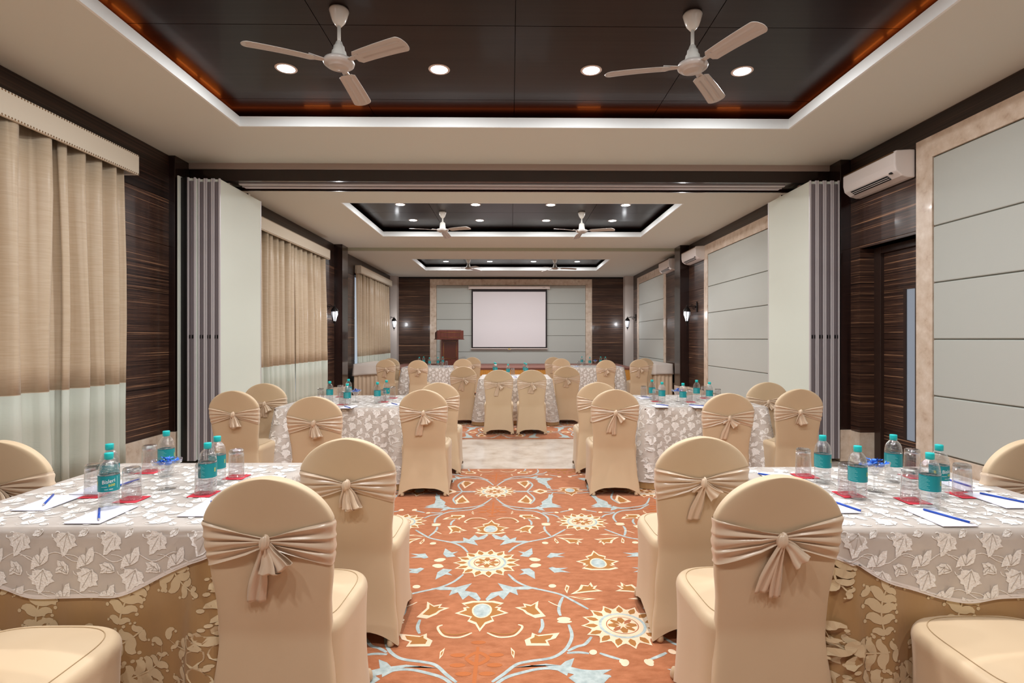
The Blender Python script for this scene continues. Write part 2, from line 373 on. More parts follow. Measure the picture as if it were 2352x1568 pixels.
# carpets -------------------------------------------------------------
def zc_(x, y): return at(860 + x / 2.6671, 980 + y / 2.6671, 0)
def smooth_line(pts, k=5):
    out = []
    P = [Vector(p) for p in pts]
    for i in range(len(P) - 1):
        p0, p1, p2, p3 = P[max(i - 1, 0)], P[i], P[i + 1], P[min(i + 2, len(P) - 1)]
        for j in range(k):
            t = j / k
            out.append(.5 * ((2 * p1) + (p2 - p0) * t + (2 * p0 - 5 * p1 + 4 * p2 - p3) * t * t + (3 * p1 - p0 - 3 * p2 + p3) * t ** 3))
    out.append(P[-1]); return out
SH = []   # (kind, pts, slot, height)
def ribbon(pts, w, slot, h):
    P = smooth_line(pts); L = len(P); quads = []
    for i in range(L - 1):
        def off(j):
            t = (P[min(j + 1, L - 1)] - P[max(j - 1, 0)]).normalized(); ww = w * (.55 + .45 * min(1, (j + 1) / 4, (L - j) / 4))
            n = Vector((-t.y, t.x)) * ww / 2; return P[j] + n, P[j] - n
        a, b = off(i); c, d = off(i + 1); quads.append([a, c, d, b])
    SH.extend((q, slot, h) for q in quads)
def zpts(l): return [zc_(*p) for p in l]
def vine(l, w=.017): ribbon(zpts(l), w, 1, .0006)
def shape(l, slot, h): SH.append(([Vector(p) for p in l], slot, h))
def scaled(l, k):
    c = sum((Vector(p) for p in l), Vector((0, 0))) / len(l); return [c + (Vector(p) - c) * k for p in l]
def bloom(l, k=.66):
    w = [Vector(p) for p in zpts(l)]; shape(w, 2, .0009); shape(scaled(w, k), 3, .0012)
def ell(c, a, b, n=14): return [(c[0] + a * cos(2 * PI * i / n), c[1] + b * sin(2 * PI * i / n)) for i in range(n)]
def wig(l, amp=.003): return l
V = [
 [(820, 905), (870, 950), (950, 985), (1040, 1005), (1140, 1030), (1220, 1070), (1310, 1120)],
 [(1155, 1045), (1135, 1090), (1130, 1130), (1140, 1160)],
 [(1190, 1215), (1210, 1280), (1190, 1340), (1150, 1385), (1080, 1420), (950, 1440), (870, 1460), (790, 1520), (720, 1568)],
 [(1180, 1390), (1250, 1385), (1315, 1392)], [(1380, 1390), (1440, 1410), (1510, 1430)],
 [(1185, 1378), (1240, 1350), (1290, 1335), (1330, 1290)], [(1025, 1180), (1030, 1225), (1010, 1265)],
 [(745, 440), (800, 480), (880, 495), (960, 500), (1050, 490), (1140, 486)],
 [(850, 395), (930, 396), (1060, 402), (1180, 410)], [(930, 395), (980, 440), (955, 475)],
]
for v in V: vine(v)
for v in ([(1065, 1072), (1100, 1090), (1140, 1105)],): ribbon(zpts(v), .008, 2, .0009)
BL = [
 [(1000, 990), (940, 1000), (870, 1000), (880, 1035), (830, 1015), (790, 1062), (760, 1035), (690, 1072), (680, 1058), (715, 1020), (790, 1005), (755, 960), (850, 985), (930, 980)],
 [(850, 1480), (940, 1465), (1050, 1470), (1110, 1490), (1180, 1530), (1190, 1500), (1290, 1560), (1370, 1566), (1360, 1540), (1455, 1490), (1340, 1495), (1270, 1490), (1205, 1475), (1225, 1420), (1170, 1440), (1140, 1465), (1050, 1455)],
 [(880, 765), (920, 770), (965, 745), (970, 780), (945, 800), (890, 795), (910, 780)],
 [(1055, 800), (1080, 775), (1120, 778), (1170, 775), (1120, 790), (1170, 800), (1100, 800), (1080, 806)],
 [(1000, 325), (1090, 322), (1055, 335), (1060, 350), (1082, 372), (1060, 380), (1045, 360), (1000, 340)],
 [(1140, 488), (1090, 475), (1085, 430), (1098, 400), (1070, 425), (1065, 460), (1010, 485), (1050, 495)],
]
for b in BL: shape(zpts(b), 1, .0007)
bloom([(860, 1110), (920, 1105), (910, 1085), (960, 1095), (1005, 1070), (1000, 1110), (1050, 1165), (985, 1175), (930, 1150), (910, 1130)])
bloom([(965, 1265), (1000, 1280), (1135, 1265), (1110, 1300), (1060, 1315), (1075, 1345), (930, 1345), (920, 1310), (960, 1290)])
bloom([(1200, 1030), (1250, 1000), (1265, 970), (1310, 975), (1325, 955), (1340, 980), (1365, 975), (1350, 995), (1400, 1010), (1320, 1015), (1260, 1022)])
bloom([(1180, 1040), (1240, 1045), (1360, 1058), (1290, 1064), (1230, 1052)], .5)
bloom([(1175, 970), (1195, 980), (1180, 1025), (1165, 1000)], .5)
bloom([(835, 1355), (860, 1380), (855, 1425), (840, 1400)], .5)
bloom([(870, 340), (940, 332), (950, 352), (925, 378), (900, 360)], .6)
bloom([(880, 465), (930, 455), (970, 448), (955, 472), (920, 470)], .6)
bloom([(970, 395), (1010, 382), (1050, 392), (1060, 402), (1010, 408)], .5)
for c, a, b in (((1090, 978), 24, 11), ((1160, 1182), 42, 14), ((1165, 1198), 46, 9), ((975, 812), 28, 8), ((990, 850), 32, 10), ((1340, 1385), 24, 16), ((1535, 1450), 26, 22), ((1515, 1440), 16, 14)):
    shape(zpts(ell(c, a, b)), 2, .0009)
ribbon(zpts([(690, 1265), (760, 1292), (850, 1285), (895, 1250), (905, 1225), (880, 1215)]), .012, 2, .0009)
ribbon(zpts([(710, 1262), (780, 1275), (850, 1268), (882, 1240)]), .009, 3, .0012)
NM = len(SH)
# symmetric motifs on the column axis
AX, AY, BXc = zc_(690, 835)[0], zc_(690, 835)[1], zc_(1270, 578)[0]
def medallion(cx, cy, r):
    n = 15; o = []
    for k in range(n):
        a = 2 * PI * k / n
        o += [(cx + r * .80 * cos(a), cy + r * .80 * sin(a)), (cx + r * .86 * cos(a + .1), cy + r * .86 * sin(a + .1)), (cx + r * 1.02 * cos(a + PI / n), cy + r * 1.02 * sin(a + PI / n)), (cx + r * .86 * cos(a + 2 * PI / n - .1), cy + r * .86 * sin(a + 2 * PI / n - .1))]
    shape(o, 2, .0009)
    for k in range(n):
        a = 2 * PI * (k + .5) / n; d = Vector((cos(a), sin(a))); e = Vector((-d.y, d.x)); c = Vector((cx, cy))
        shape([c + d * r * .60, c + d * r * .70 + e * r * .085, c + d * r * .82 + e * r * .07, c + d * r * .93, c + d * r * .82 - e * r * .07, c + d * r * .70 - e * r * .085], 3, .0012)
    shape(ell((cx, cy), r * .58, r * .58, 28), 1, .0014); shape(ell((cx, cy), r * .51, r * .51, 28), 2, .0016); shape(ell((cx, cy), r * .40, r * .40, 28), 0, .0018)
    shape(ell((cx, cy), r * .375, r * .375, 28), 2, .0019)
    for k in range(8):
        a = 2 * PI * k / 8; d = Vector((cos(a), sin(a))); e = Vector((-d.y, d.x)); c = Vector((cx, cy)); w = .07 if k % 2 else .10
        shape([c + d * r * .07, c + d * r * .2 + e * r * w, c + d * r * .35 + e * r * w * .5, c + d * r * .35 - e * r * w * .5, c + d * r * .2 - e * r * w], 0 if k % 4 == 1 else 3, .0021)
def lotus(cx, cy, s, up):
    half = [(.0, -.40), (.06, -.24), (.16, -.17), (.13, -.08), (.33, .02), (.22, .10), (.24, .16), (.18, .17), (.27, .27), (.14, .33), (.02, .33)]
    o = [(x, y) for x, y in half] + [(-x, y) for x, y in half[::-1]]
    w = [Vector((cx + s * x, cy + s * y * (-1 if up else 1))) for x, y in o]
    shape(w, 2, .0009); shape(scaled(w, .84), 3, .0012)
    k = -1 if up else 1
    shape([(cx + s * .125 * cos(a), cy + k * s * (.10 + (.20 if sin(a) < 0 else .16) * sin(a))) for a in [2 * PI * i / 20 for i in range(20)]], 2, .0014)
    shape([(cx + s * .105 * cos(a), cy + k * s * (.10 + (.18 if sin(a) < 0 else .14) * sin(a))) for a in [2 * PI * i / 20 for i in range(20)]], 1, .0016)
def tree(cx, cy, s, k):
    def r(l): ribbon([(cx + s * x, cy + k * s * y) for x, y in l], .02, 4, .0005)
    r([(0, -.5), (0, .18)]); r([(-.1, 0), (0, .09), (.1, 0), (0, -.09), (-.1, 0)])
    for x, y in ((.17, .05), (-.17, .05), (.16, -.1), (-.16, -.1), (0, .25), (.1, -.22), (-.1, -.22)): shape(ell((cx + s * x, cy + k * s * y), s * .07, s * .03), 4, .0006)
motifs = []
LY = AY - zc_(665, 1150)[1]
CYm = zc_(1520, 1220)[1]; PY = 3.18; PX = 2 * (BXc - AX)
def carpet(x0, x1, y0, y1, name, label):
    global SH
    mb = MB(); mb.box(x0, x1, y0, y1, -.006, 0.003, 0); ZB = .003
    base = SH[:NM]; out = []
    for nx in range(-4, 5):
        for ny in range(-1, 5):
            for mx in (0, 1):
                for my in (0, 1):
                    for pts, sl, h in base:
                        q = []
                        for p in pts:
                            x = 2 * AX - p[0] if mx else p[0]; y = 2 * AY - p[1] if my else p[1]
                            q.append((x + nx * PX, y + ny * PY))
                        out.append((q, sl, h))
            SH = []
            ax, ay, bx = AX + nx * PX, AY + ny * PY, BXc + nx * PX
            medallion(ax, ay, .21); medallion(ax, ay + PY / 2, .2); medallion(bx, 2 * AY - CYm + ny * PY, .2); medallion(bx, CYm + ny * PY, .2)
            lotus(ax, ay - LY, .42, False); lotus(ax, ay + LY, .42, True); lotus(bx, ay + .02, .42, True); lotus(bx, ay + PY / 2, .38, False)
            tree(ax, ay - 1.02, .5, 1); tree(ax, ay + 1.02, .5, -1)
            out += SH; SH = base
    for i, (q, sl, h) in enumerate(out):
        h += .0000025 * (i % 61)
        ar = sum(a[0] * b[1] - b[0] * a[1] for a, b in zip(q, q[1:] + q[:1]))
        if ar < 0: q = q[::-1]
        if all(x0 < p[0] < x1 and y0 < p[1] < y1 for p in q):
            mb.poly([(p[0], p[1], ZB + h) for p in q], sl)
    # dark binding strip at the ends
    o = mb.build(name, ['carpet', 'c_blue', 'c_white', 'c_brown', 'c_faint'])
    return tag(o, label, 'carpet')
carpet(-3.45, 3.5, Y0 + .1, 5.87, 'patterned_carpet', 'rust orange carpet with cream and blue floral medallions in the front half of the hall')
carpet(-3.45, 3.5, 7.67, 14.9, 'patterned_carpet', 'rust orange floral carpet beyond the pale marble strip')

# ------------------------------------------------------------------ windows, curtains, pelmets
def window(n, y0, y1):
    mb = MB(); X = XL - .14
    mb.box(X - .02, X, y0, y1, .36, 3.0, 1)
    struct(mb, 'window_%d' % n, ['door_frame', 'sky_glass'])
    w = bpy.data.objects['window_%d' % n]
    fr = MB()
    for a, b in ((y0, y0 + .06), (y1 - .06, y1), ((y0 + y1) / 2 - .03, (y0 + y1) / 2 + .03)): fr.box(X, X + .05, a, b, .36, 3.0)
    fr.box(X, X + .05, y0 + .06, (y0 + y1) / 2 - .03, .36, .44); fr.box(X, X + .05, (y0 + y1) / 2 + .03, y1 - .06, .36, .44)
    fr.build('window_frame', 'white_plastic', w)
window(1, 0.6, 5.35); window(2, 7.1, 11.05); window(3, 13.4, 16.8)

def curtain(y0, y1, label, seed, x=-3.80, pitch=.105, amp=.038, zt=3.14, zb=.03, zm=.985, shift=0):
    rr = random.Random(seed); ph = []; y = y0
    ks = []
    n = int((y1 - y0) / pitch)
    offs = [rr.uniform(-.9, .9) for _ in range(n + 3)]; am = [rr.uniform(.45, 1.25) for _ in range(n + 3)]
    def X(y, z):
        t = (y - y0) / (y1 - y0) * n; i = int(t); f = t - i; f = f * f * (3 - 2 * f)
        a = am[i] * (1 - f) + am[i + 1] * f; o = offs[i] * (1 - f) + offs[i + 1] * f
        w = sin(2 * PI * t + o + .25 * sin(z * 1.3 + i)); w = math.copysign(abs(w) ** .7, w)
        return x + amp * a * w * (1.0 + .15 * sin(z * 2 + seed)) + (.01 * (3 - z))
    mb = MB(); nu = max(20, int((y1 - y0) / .009))
    zs = [zt, 2.6, 2.1, 1.6, 1.2, zm + .004]; zs2 = [zm, .7, .4, .205]; zs3 = [.2, .1, zb]
    def sk(y, z): return y + shift * (3.1 - z) * (y - y0) / (y1 - y0) + .012 * sin(z * 2.1 + y * 9)
    for zl, m in ((zs, 0), ([zm + .004, zm], 0), (zs2, 1), ([.205, .2], 1), (zs3, 0)):
        N = len(zl) - 1
        mb.grid(lambda u, v: (X(y0 + u * (y1 - y0), zl[round(v * N)]), sk(y0 + u * (y1 - y0), zl[round(v * N)]), zl[round(v * N)]), nu, N, m)
    o = mb.build('curtain', ['cur', 'cur2'], solid=.003)
    return tag(o, label, 'curtain', 'floor length two-tone curtains on the left wall')
curtain(.9, 4.60, 'wide beige curtain with sage lower band, at the left edge beside the near table', 3, pitch=.25, amp=.06)
curtain(4.56, 5.33, 'narrow beige and sage curtain hanging beside the striped wood in the near left corner', 5, pitch=.19, amp=.055)
curtain(7.25, 9.54, 'beige and sage curtain emerging from behind the open white partition leaf', 8, pitch=.2, amp=.055)
curtain(9.50, 11.08, 'beige and sage curtain left of the dark column, by the middle window', 11, pitch=.2, amp=.055)
curtain(13.36, 15.16, 'far beige and sage curtain with a blue daylight gap at its edge', 14, pitch=.2, amp=.055)
curtain(15.12, 16.82, 'farthest beige curtain, by the pale corner pilaster', 18, pitch=.2, amp=.055)

def pelmet(y0, y1, label):
    e = empty('pelmet', (XL + .008, (y0 + y1) / 2, 3.04), 0, label, 'pelmet', 'linen pelmets above the curtains')
    h = (y1 - y0) / 2; mb = MB()
    mb.box(.13, .16, -h, h, 0, .2); mb.box(0, .13, -h, -h + .025, 0, .2); mb.box(0, .13, h - .025, h, 0, .2); mb.box(0, .13, -h + .025, h - .025, .175, .2)
    mb.build('pelmet_board', 'pelmet', e, bevel=.006)
    nb = MB(); N = int((y1 - y0) / .026)
    for z in (.010, .190):
        for i in range(N):
            y = -h + (i + .5) * (y1 - y0) / N
            nb.add([(.160, y - .0085, z), (.160, y, z - .0085), (.160, y + .0085, z), (.160, y, z + .0085), (.166, y, z)], [(0, 1, 4), (1, 2, 4), (2, 3, 4), (3, 0, 4)], 0, True)
    o = nb.build('nailhead_trim', 'brass', e); o['kind'] = 'stuff'
pelmet(.8, 5.42, 'long pelmet with brass nailheads above the near curtains')
pelmet(7.15, 11.1, 'pelmet above the middle pair of curtains')
pelmet(13.38, 16.85, 'farthest pelmet with its square end showing')

# ------------------------------------------------------------------ door
d = MB(); X = XR + .2
for g0, g1 in zip([.02, .36, .885, 1.41, 1.935], [.36, .885, 1.41, 1.935, 2.36]):
    d.box(X, X + .04, 5.26, 5.64 - .0, g0 + .003, g1 - .003, 0) if False else None
    if g1 <= .4 or g0 >= 1.9:
        d.box(X, X + .04, 5.0, 5.93, g0 + .003, g1 - .003, 0)
    else:
        d.box(X, X + .04, 5.62, 5.93, g0 + .003, g1 - .003, 0); d.box(X, X + .04, 5.0, 5.45, g0 + .003, g1 - .003, 0)
d.box(X + .005, X + .035, 5.0, 5.93, .02, .36, 1); d.box(X + .03, X + .05, 5.0, 5.93, .02, 2.36, 1)
door = struct(d, 'door_1', ['ebony', 'groove'])
f = MB(); f.box(X - .04, X + .06, 5.93, 6.05, 0, 2.43); f.box(X - .04, X + .06, 4.95, 5.93, 2.36, 2.43); f.build('door_frame', 'door_frame', door, bevel=.004)
f = MB(); f.box(X + .012, X + .02, 5.45, 5.62, .36, 1.935); f.build('glass_strip', 'frost', door)
f = MB(); f.box(X - .002, X + .03, 5.60, 5.635, .36, 1.94); f.box(X - .002, X + .03, 5.44, 5.47, .36, 1.94); f.build('glazing_bead', 'door_frame', door)

# ------------------------------------------------------------------ folding partition
def leaf(x, w, face, label, edge='alu', y0=6.18, y1=7.2):
    e = empty('partition_panel', (x + w / 2, (y0 + y1) / 2, 0), 0, label, 'partition', 'folded sliding partition panels')
    h = (y1 - y0) / 2; s = w / 2 - .004
    b = MB(); b.box(-s, s, -h + .02, h - .02, .04, 3.235); b.build('panel', 'partition', e, bevel=.003)
    a = MB()
    for yy in (-h, h - .02):
        sg = -1 if yy < 0 else 1
        a.box(-s - .002, -s + .016, yy, yy + .02, .035, 3.24); a.box(s - .016, s + .002, yy, yy + .02, .035, 3.24)
    a.build('edge_profile', edge, e, bevel=.002)
    a = MB(); a.box(-s + .018, s - .018, -h + .004, -h + .02, .035, 3.2); a.box(-.005, .005, -h - .004, -h + .01, .035, 3.2)
    a.build('edge_seal', 'alu_dark' if edge == 'alu' else 'rubber', e)
    a = MB(); a.box(-.02, .02, -.25, -.2, 3.235, 3.262); a.box(-.02, .02, .2, .25, 3.235, 3.262); a.build('top_roller', 'chrome', e)
    a = MB(); a.box(-s + .02, s - .02, -h - .002, -h + .004, 1.42, 1.46); a.build('latch', 'black', e)
for i in range(4):
    leaf(3.44 + i * .088, .088, 0, ['partition leaf with its broad pale face toward the right hand tables', 'second folded partition leaf from the aisle, in the right stack', 'third folded partition leaf from the aisle, in the right stack', 'partition leaf nearest the right dark column'][i])
for i in range(3):
    leaf(-3.31 - (i + 1) * .084, .084, 0, ['partition leaf with its broad white face toward the left hand tables', 'second folded partition leaf from the aisle, in the left stack', 'third folded partition leaf from the aisle, in the left stack'][i])
leaf(-3.66, .095, 0, 'folded partition leaf with a pale green edge, in the left stack', y0=6.14)
e = empty('partition_panel', (-3.72, 6.5, 0), 0, 'partition end leaf with black seals and a thin white edge, nearest the left wall', 'partition', 'folded sliding partition panels')
b = MB(); b.box(-.05, -.035, -.36, .7, .03, 3.26); b.build('panel', 'partition', e, bevel=.002)
b = MB(); b.box(-.034, .035, -.32, .7, .03, 3.25); b.box(.036, .052, -.35, .6, .03, 3.25); b.build('edge_seal', 'rubber', e, bevel=.003)
# cover strips on the pale face of the left stack

# ------------------------------------------------------------------ fans
def fan(x, y, zh, ztop, ang, label, motor=0):
    e = empty('ceiling_fan', (x, y, zh), ang, label, 'ceiling fan', 'three blade ceiling fans')
    H = ztop - zh
    a = MB(); a.lathe([(.0, H), (.062, H), (.066, H - .012), (.06, H - .03), (.055, H - .05), (.05, H - .065), (.042, H - .085), (.03, H - .1), (.018, H - .115)][::-1], 28); a.build('canopy', 'fan_white', e)
    a = MB(); a.tube([(0, 0, .10), (0, 0, H - .1)], .0125, 12); a.build('downrod', 'fan_white', e)
    a = MB()
    if motor: a.lathe([(.0, -.012), (.05, -.01), (.085, .0), (.09, .015), (.06, .03), (.052, .05), (.046, .14), (.03, .155), (.014, .165)], 28)
    else: a.lathe([(.012, .165), (.02, .158), (.03, .13), (.036, .126), (.04, .10), (.048, .09), (.052, .062), (.062, .05), (.072, .036)][::-1], 28)
    a.build('motor_cover', 'fan_white', e)
    a = MB(); a.lathe([(.0, -.022), (.06, -.02), (.068, -.016), (.07, -.012), (.085, -.008), (.1, .004), (.104, .018), (.098, .032), (.08, .036), (.06, .037), (0, .037)], 36); a.build('motor_housing', 'fan_cream', e)
    for k in range(3):
        t = 2 * PI * k / 3
        rt = Matrix.Rotation(t, 4, 'Z')
        def out(u):   # half chord along blade
            return .055 + .012 * u
        def bl(u, v):
            r = .155 + .445 * u; c = (v - .5) * 2
            wdt = out(u) * (math.sqrt(max(.02, 1 - ((u - .9) / .1) ** 2)) if u > .9 else 1) * (1 - max(0, (.05 - u) / .05) * .4)
            r += 0
            groove = -.005 if (.3 < abs(c) < .42 and .12 < u < .93) else 0
            return rt @ Vector((r, c * wdt, .008 + groove - c * wdt * .2 - .02 * u * u))
        a = MB(); a.grid(bl, 60, 24); o = a.build('blade', 'fan_cream', e, solid=.003)
        a = MB()
        vs = [rt @ Vector(p) for p in ((.09, -.018, .012), (.09, .018, .012), (.2, .03, .016), (.2, -.03, .008), (.09, -.018, .017), (.09, .018, .017), (.2, .03, .021), (.2, -.03, .013))]
        a.add(vs, [(0, 3, 2, 1), (4, 5, 6, 7), (0, 1, 5, 4), (1, 2, 6, 5), (2, 3, 7, 6), (3, 0, 4, 7)]); a.build('blade_bracket', 'fan_cream', e)
    return e
G = math.radians
fan(-1.175, 3.70, 3.28, 3.66, G(209.3), 'cream ceiling fan over the front left table, one blade pointing at the far wall')
fan(1.255, 3.72, 3.28, 3.66, G(173), 'cream ceiling fan over the front right table, one blade pointing level to the left')
fan(-1.21, 9.55, 3.32, 3.66, G(207), 'ceiling fan with a tall motor cover in the middle ceiling recess, left of the aisle', 1)
fan(1.25, 9.55, 3.31, 3.66, G(213), 'ceiling fan with a tall motor cover in the middle ceiling recess, right of the aisle', 1)
fan(-1.17, 14.8, 3.345, 3.6, G(180), 'farthest ceiling fan left of the projection screen')
fan(1.2, 14.8, 3.345, 3.6, G(0), 'farthest ceiling fan right of the aisle, above the back tables')

# ------------------------------------------------------------------ downlights
def make_dl():
    e = empty('downlight', (0, 0, 0))
    a = MB(); a.lathe([(.07, -.004), (.086, -.004), (.09, 0), (.086, .001), (.07, .001)], 32, cap=False); a.build('trim_ring', 'white_plastic', e)
    a = MB(); a.lathe([(.0, -.003), (.07, -.003)], 32, cap=False); a.build('diffuser', 'diffuser', e)
    return e
dl0 = make_dl(); first = True
def downlight(x, y, z, label, P):
    global first
    e = dl0 if first else copy_tree(dl0); first = False
    e.location = (x, y, z); tag(e, label, 'ceiling light', 'round recessed ceiling lights')
    l = bpy.data.lights.new('lamp', 'AREA'); l.shape = 'DISK'; l.size = .14; l.energy = P; l.color = (1, 1, .995)
    o = bpy.data.objects.new('lamp', l); C.objects.link(o); o.location = (x, y, z - .012)
xs4 = [-1.87, -.60, .67, 1.94]; on = ['leftmost', 'second from left', 'second from right', 'rightmost']
PW = 28
for y, nm in ((.3, None), (2.3, None), (4.51, 'by the two big fans')):
    for i, x in enumerate(xs4):
        if nm is None:
            l = bpy.data.lights.new('lamp', 'AREA'); l.shape = 'DISK'; l.size = .14; l.energy = PW; l.color = (1, 1, .995)
            o = bpy.data.objects.new('lamp', l); C.objects.link(o); o.location = (x, y, 3.65)
        else: downlight(x, y, 3.66, 'lit ceiling light, %s of four %s' % (on[i], nm), PW)
for y, nm in ((9.03, 'front row of the middle recess'), (10.22, 'back row of the middle recess')):
    for i, x in enumerate(xs4): downlight(x * .99, y, 3.66, 'lit ceiling light, %s in the %s' % (on[i], nm), PW * .85)
for i, x in enumerate(xs4): downlight(x * .97 - .02, 15.2, 3.6, 'lit ceiling light, %s in the farthest recess' % on[i], PW * 1.1)

# ------------------------------------------------------------------ air conditioners
def aircon(y0, y1, z, label):
    e = empty('air_conditioner', (XR, (y0 + y1) / 2, z), 0, label, 'air conditioner', 'wall mounted split air conditioners')
    h = (y1 - y0) / 2; e.scale = (1, 1, .93)
    pr = [(0, .0), (-.06, -.0), (-.13, .02), (-.19, .07), (-.205, .14), (-.205, .255), (-.19, .285), (-.05, .295), (0, .295)]
    a = MB(); pts = pr
    n = len(pts); vs = [(x, -h, z) for x, z in pts] + [(x, h, z) for x, z in pts]
    a.add(vs, [tuple(range(n)), tuple(range(n, 2 * n))[::-1]] + [(i, n + i, n + (i + 1) % n, (i + 1) % n) for i in range(n)])
    a.build('casing', 'ac_white', e, bevel=.012)
    a = MB(); a.add([(-.135, -h + .14, .017), (-.182, -h + .14, .056), (-.182, h - .1, .056), (-.135, h - .1, .017)], [(0, 1, 2, 3)]); a.build('air_outlet', 'black', e)
    a = MB()
    for t in (.35, .7): 
        x, z = -.137 - .047 * t, .012 + .039 * t
        a.box(x - .006, x + .002, -h + .145, h - .105, z - .002, z + .002)
    a.build('louvre', 'ac_white', e)
    a = MB(); a.box(-.209, -.2, -h + .02, h - .02, .262, .272); a.build('intake_slot', 'brass', e)
    a = MB(); a.box(-.2, -.17, -h + .06, -h + .09, .055, .07); a.build('display', 'black', e)
aircon(5.2, 6.02, 2.985, 'near air conditioner above the striped wood door')
aircon(10.88, 11.78, 3.03, 'air conditioner above the lit lantern on the right wall')
aircon(12.74, 13.6, 3.06, 'farthest air conditioner, behind the dark right column')

# ------------------------------------------------------------------ lanterns
def lantern(x, y, z, s, wx, label):
    """carriage lantern: s points from wall to lamp"""
    e = empty('wall_lantern', (x, y, z), 0, label, 'wall lantern', 'black carriage lanterns on the side walls')
    n = 6
    a = MB(); a.lathe([(.03, -.155), (.066, .0), (.068, .045)], n, cap=False); a.build('glass_shade', 'lamp_glass', e)
    a = MB(); a.lathe([(.0, -.04), (.02, -.03), (.028, .0), (.02, .03), (0, .04)], 12); a.build('bulb', 'bulb', e)
    a = MB()
    for k in range(n):
        t = 2 * PI * k / n; a.tube([(.031 * cos(t), .031 * sin(t), -.157), (.067 * cos(t), .067 * sin(t), 0), (.069 * cos(t), .069 * sin(t), .048)], .0065, 6)
    a.lathe([(.0, -.25), (.006, -.24), (.012, -.225), (.006, -.21), (.012, -.195), (.03, -.175), (.036, -.16), (.034, -.15), (0, -.15)], 12)
    a.build('frame', 'iron', e)
    a = MB(); a.lathe([(.075, .045), (.082, .05), (.078, .06), (.066, .09), (.05, .115), (.03, .14), (.012, .155), (.008, .17), (.011, .18), (0, .19)], 12); a.build('roof', 'iron', e)
    d = wx - x
    a = MB()
    a.tube([(0, 0, .15), (d * .3, 0, .165), (d * .6, 0, .15), (d, 0, .145)], .008)
    a.tube([(d * .2, 0, .15), (d * .45, 0, .19), (d * .75, 0, .18), (d * .95, 0, .14)], .006)
    a.tube([(d * (.68 + .14 * cos(t)), 0, .125 + .022 * sin(t)) for t in [2 * PI * k / 12 for k in range(11)]], .006)
    a.build('bracket', 'iron', e)
    a = MB(); a.prism([(-.025, .04), (.025, .04), (.03, .12), (.025, .22), (0, .26), (-.025, .22), (-.03, .12)], min(d, d - .018 * (1 if d > 0 else -1)), max(d, d - .018 * (1 if d > 0 else -1)), 'x'); a.build('backplate', 'iron', e)
    l = bpy.data.lights.new('lantern_lamp', 'POINT'); l.energy = 9; l.shadow_soft_size = .06; l.color = (.95, .97, 1)
    o = bpy.data.objects.new('lantern_lamp', l); C.objects.link(o); o.location = (x + (.1 if d < 0 else -.1), y - .02, z - .02)
lantern(-3.68, 11.3, 1.94, 1, XL, 'lit black lantern between the middle curtains and the left dark column')
lantern(3.71, 11.35, 1.945, -1, XR, 'lit black lantern on striped wood beside the right dark column')
lantern(-3.655, 16.9, 1.93, 1, XL, 'lit black lantern at the far left corner beside the farthest curtain')
lantern(3.66, 16.95, 1.94, -1, XR, 'lit black lantern at the far right corner beyond the last padded wall')

# ------------------------------------------------------------------ stage, lectern, screen
st = empty('stage', (0, 16.3, 0), 0, 'low stage with brown carpet top and gold pleated skirt before the screen', 'stage')
a = MB(); a.box(-3.5, 3.45, -1.25, 1.29, .56, .62); a.build('stage_top', 'stage_carpet', st, bevel=.01)
a = MB()
N = 500
a.grid(lambda u, v: (-3.48 + 6.9 * u, -1.22 - .018 * sin(u * 2 * PI * 120) * (.4 + .6 * (1 - v)), .0 + v * .57), N * 2, 3); a.build('stage_skirt', 'gold_pleat', st)

lc = empty('lectern', (-1.90, 16.55, .62), G(14), 'tall mahogany lectern with gilt border on the stage, left of the screen', 'lectern')
a = MB(); a.box(-.36, .36, -.26, .26, 0, .10); a.box(-.32, .32, -.23, .23, .10, .15); a.build('base', 'wood_red', lc, bevel=.01)
a = MB(); a.box(-.26, .26, -.2, .2, .15, .80); a.build('body', 'wood_red', lc, bevel=.008)
a = MB(); a.prism([(-.30, .80), (.30, .80), (.30, 1.0), (-.30, 1.06)], -.40, .40, 'x')
a.build('reading_desk', 'wood_red', lc, bevel=.01)
a = MB(); a.box(-.42, .42, -.32, .32, .78, .805); a.build('moulding', 'wood_red', lc, bevel=.006)
a = MB(); a.box(-.21, .21, -.206, -.2, .19, .745); a.build('front_panel', 'wood_red2', lc)
a = MB()
a.tube([(-.19, -.209, .25), (-.17, -.209, .21), (.17, -.209, .21), (.19, -.209, .25), (.19, -.209, .69), (.17, -.209, .73), (-.17, -.209, .73), (-.19, -.209, .69)], .005, 6, close=True)
a.build('gilt_border', 'gilt', lc)
a = MB(); a.tube([(-.3, -.303, .85), (.3, -.303, .85), (.3, -.303, 1.0), (-.3, -.303, 1.0)], .005, 6, close=True); a.build('raised_border', 'gilt', lc)
a = MB(); a.box(-.34, .34, -.25, -.22, 1.045, 1.075); a.build('paper_stop', 'wood_red', lc)

sc = empty('projection_screen', (-.06, YB - .05, 1.1), 0, 'pull-down projection screen with black border on the back wall', 'screen')
a = MB(); a.box(-1.30, 1.30, -.05, .03, 1.94, 2.04); a.build('housing', 'white_plastic', sc, bevel=.012)
a = MB(); a.box(-1.32, -1.3, -.052, .032, 1.93, 2.05); a.box(1.3, 1.32, -.052, .032, 1.93, 2.05); a.build('end_cap', 'white_plastic', sc)
a = MB(); a.box(1.08, 1.17, -.0515, -.05, 1.99, 2.0); a.build('maker_mark', 'alu_dark', sc)
a = MB(); a.box(-1.225, 1.225, -.012, -.008, .02, 1.94); a.build('border', 'screen_b', sc)
a = MB(); a.box(-1.18, 1.18, -.014, -.012, .06, 1.855); a.build('picture_area', 'screen', sc)
a = MB(); a.box(-1.25, 1.25, -.025, .0, -.01, .02); a.build('bottom_bar', 'white_plastic', sc, bevel=.004)
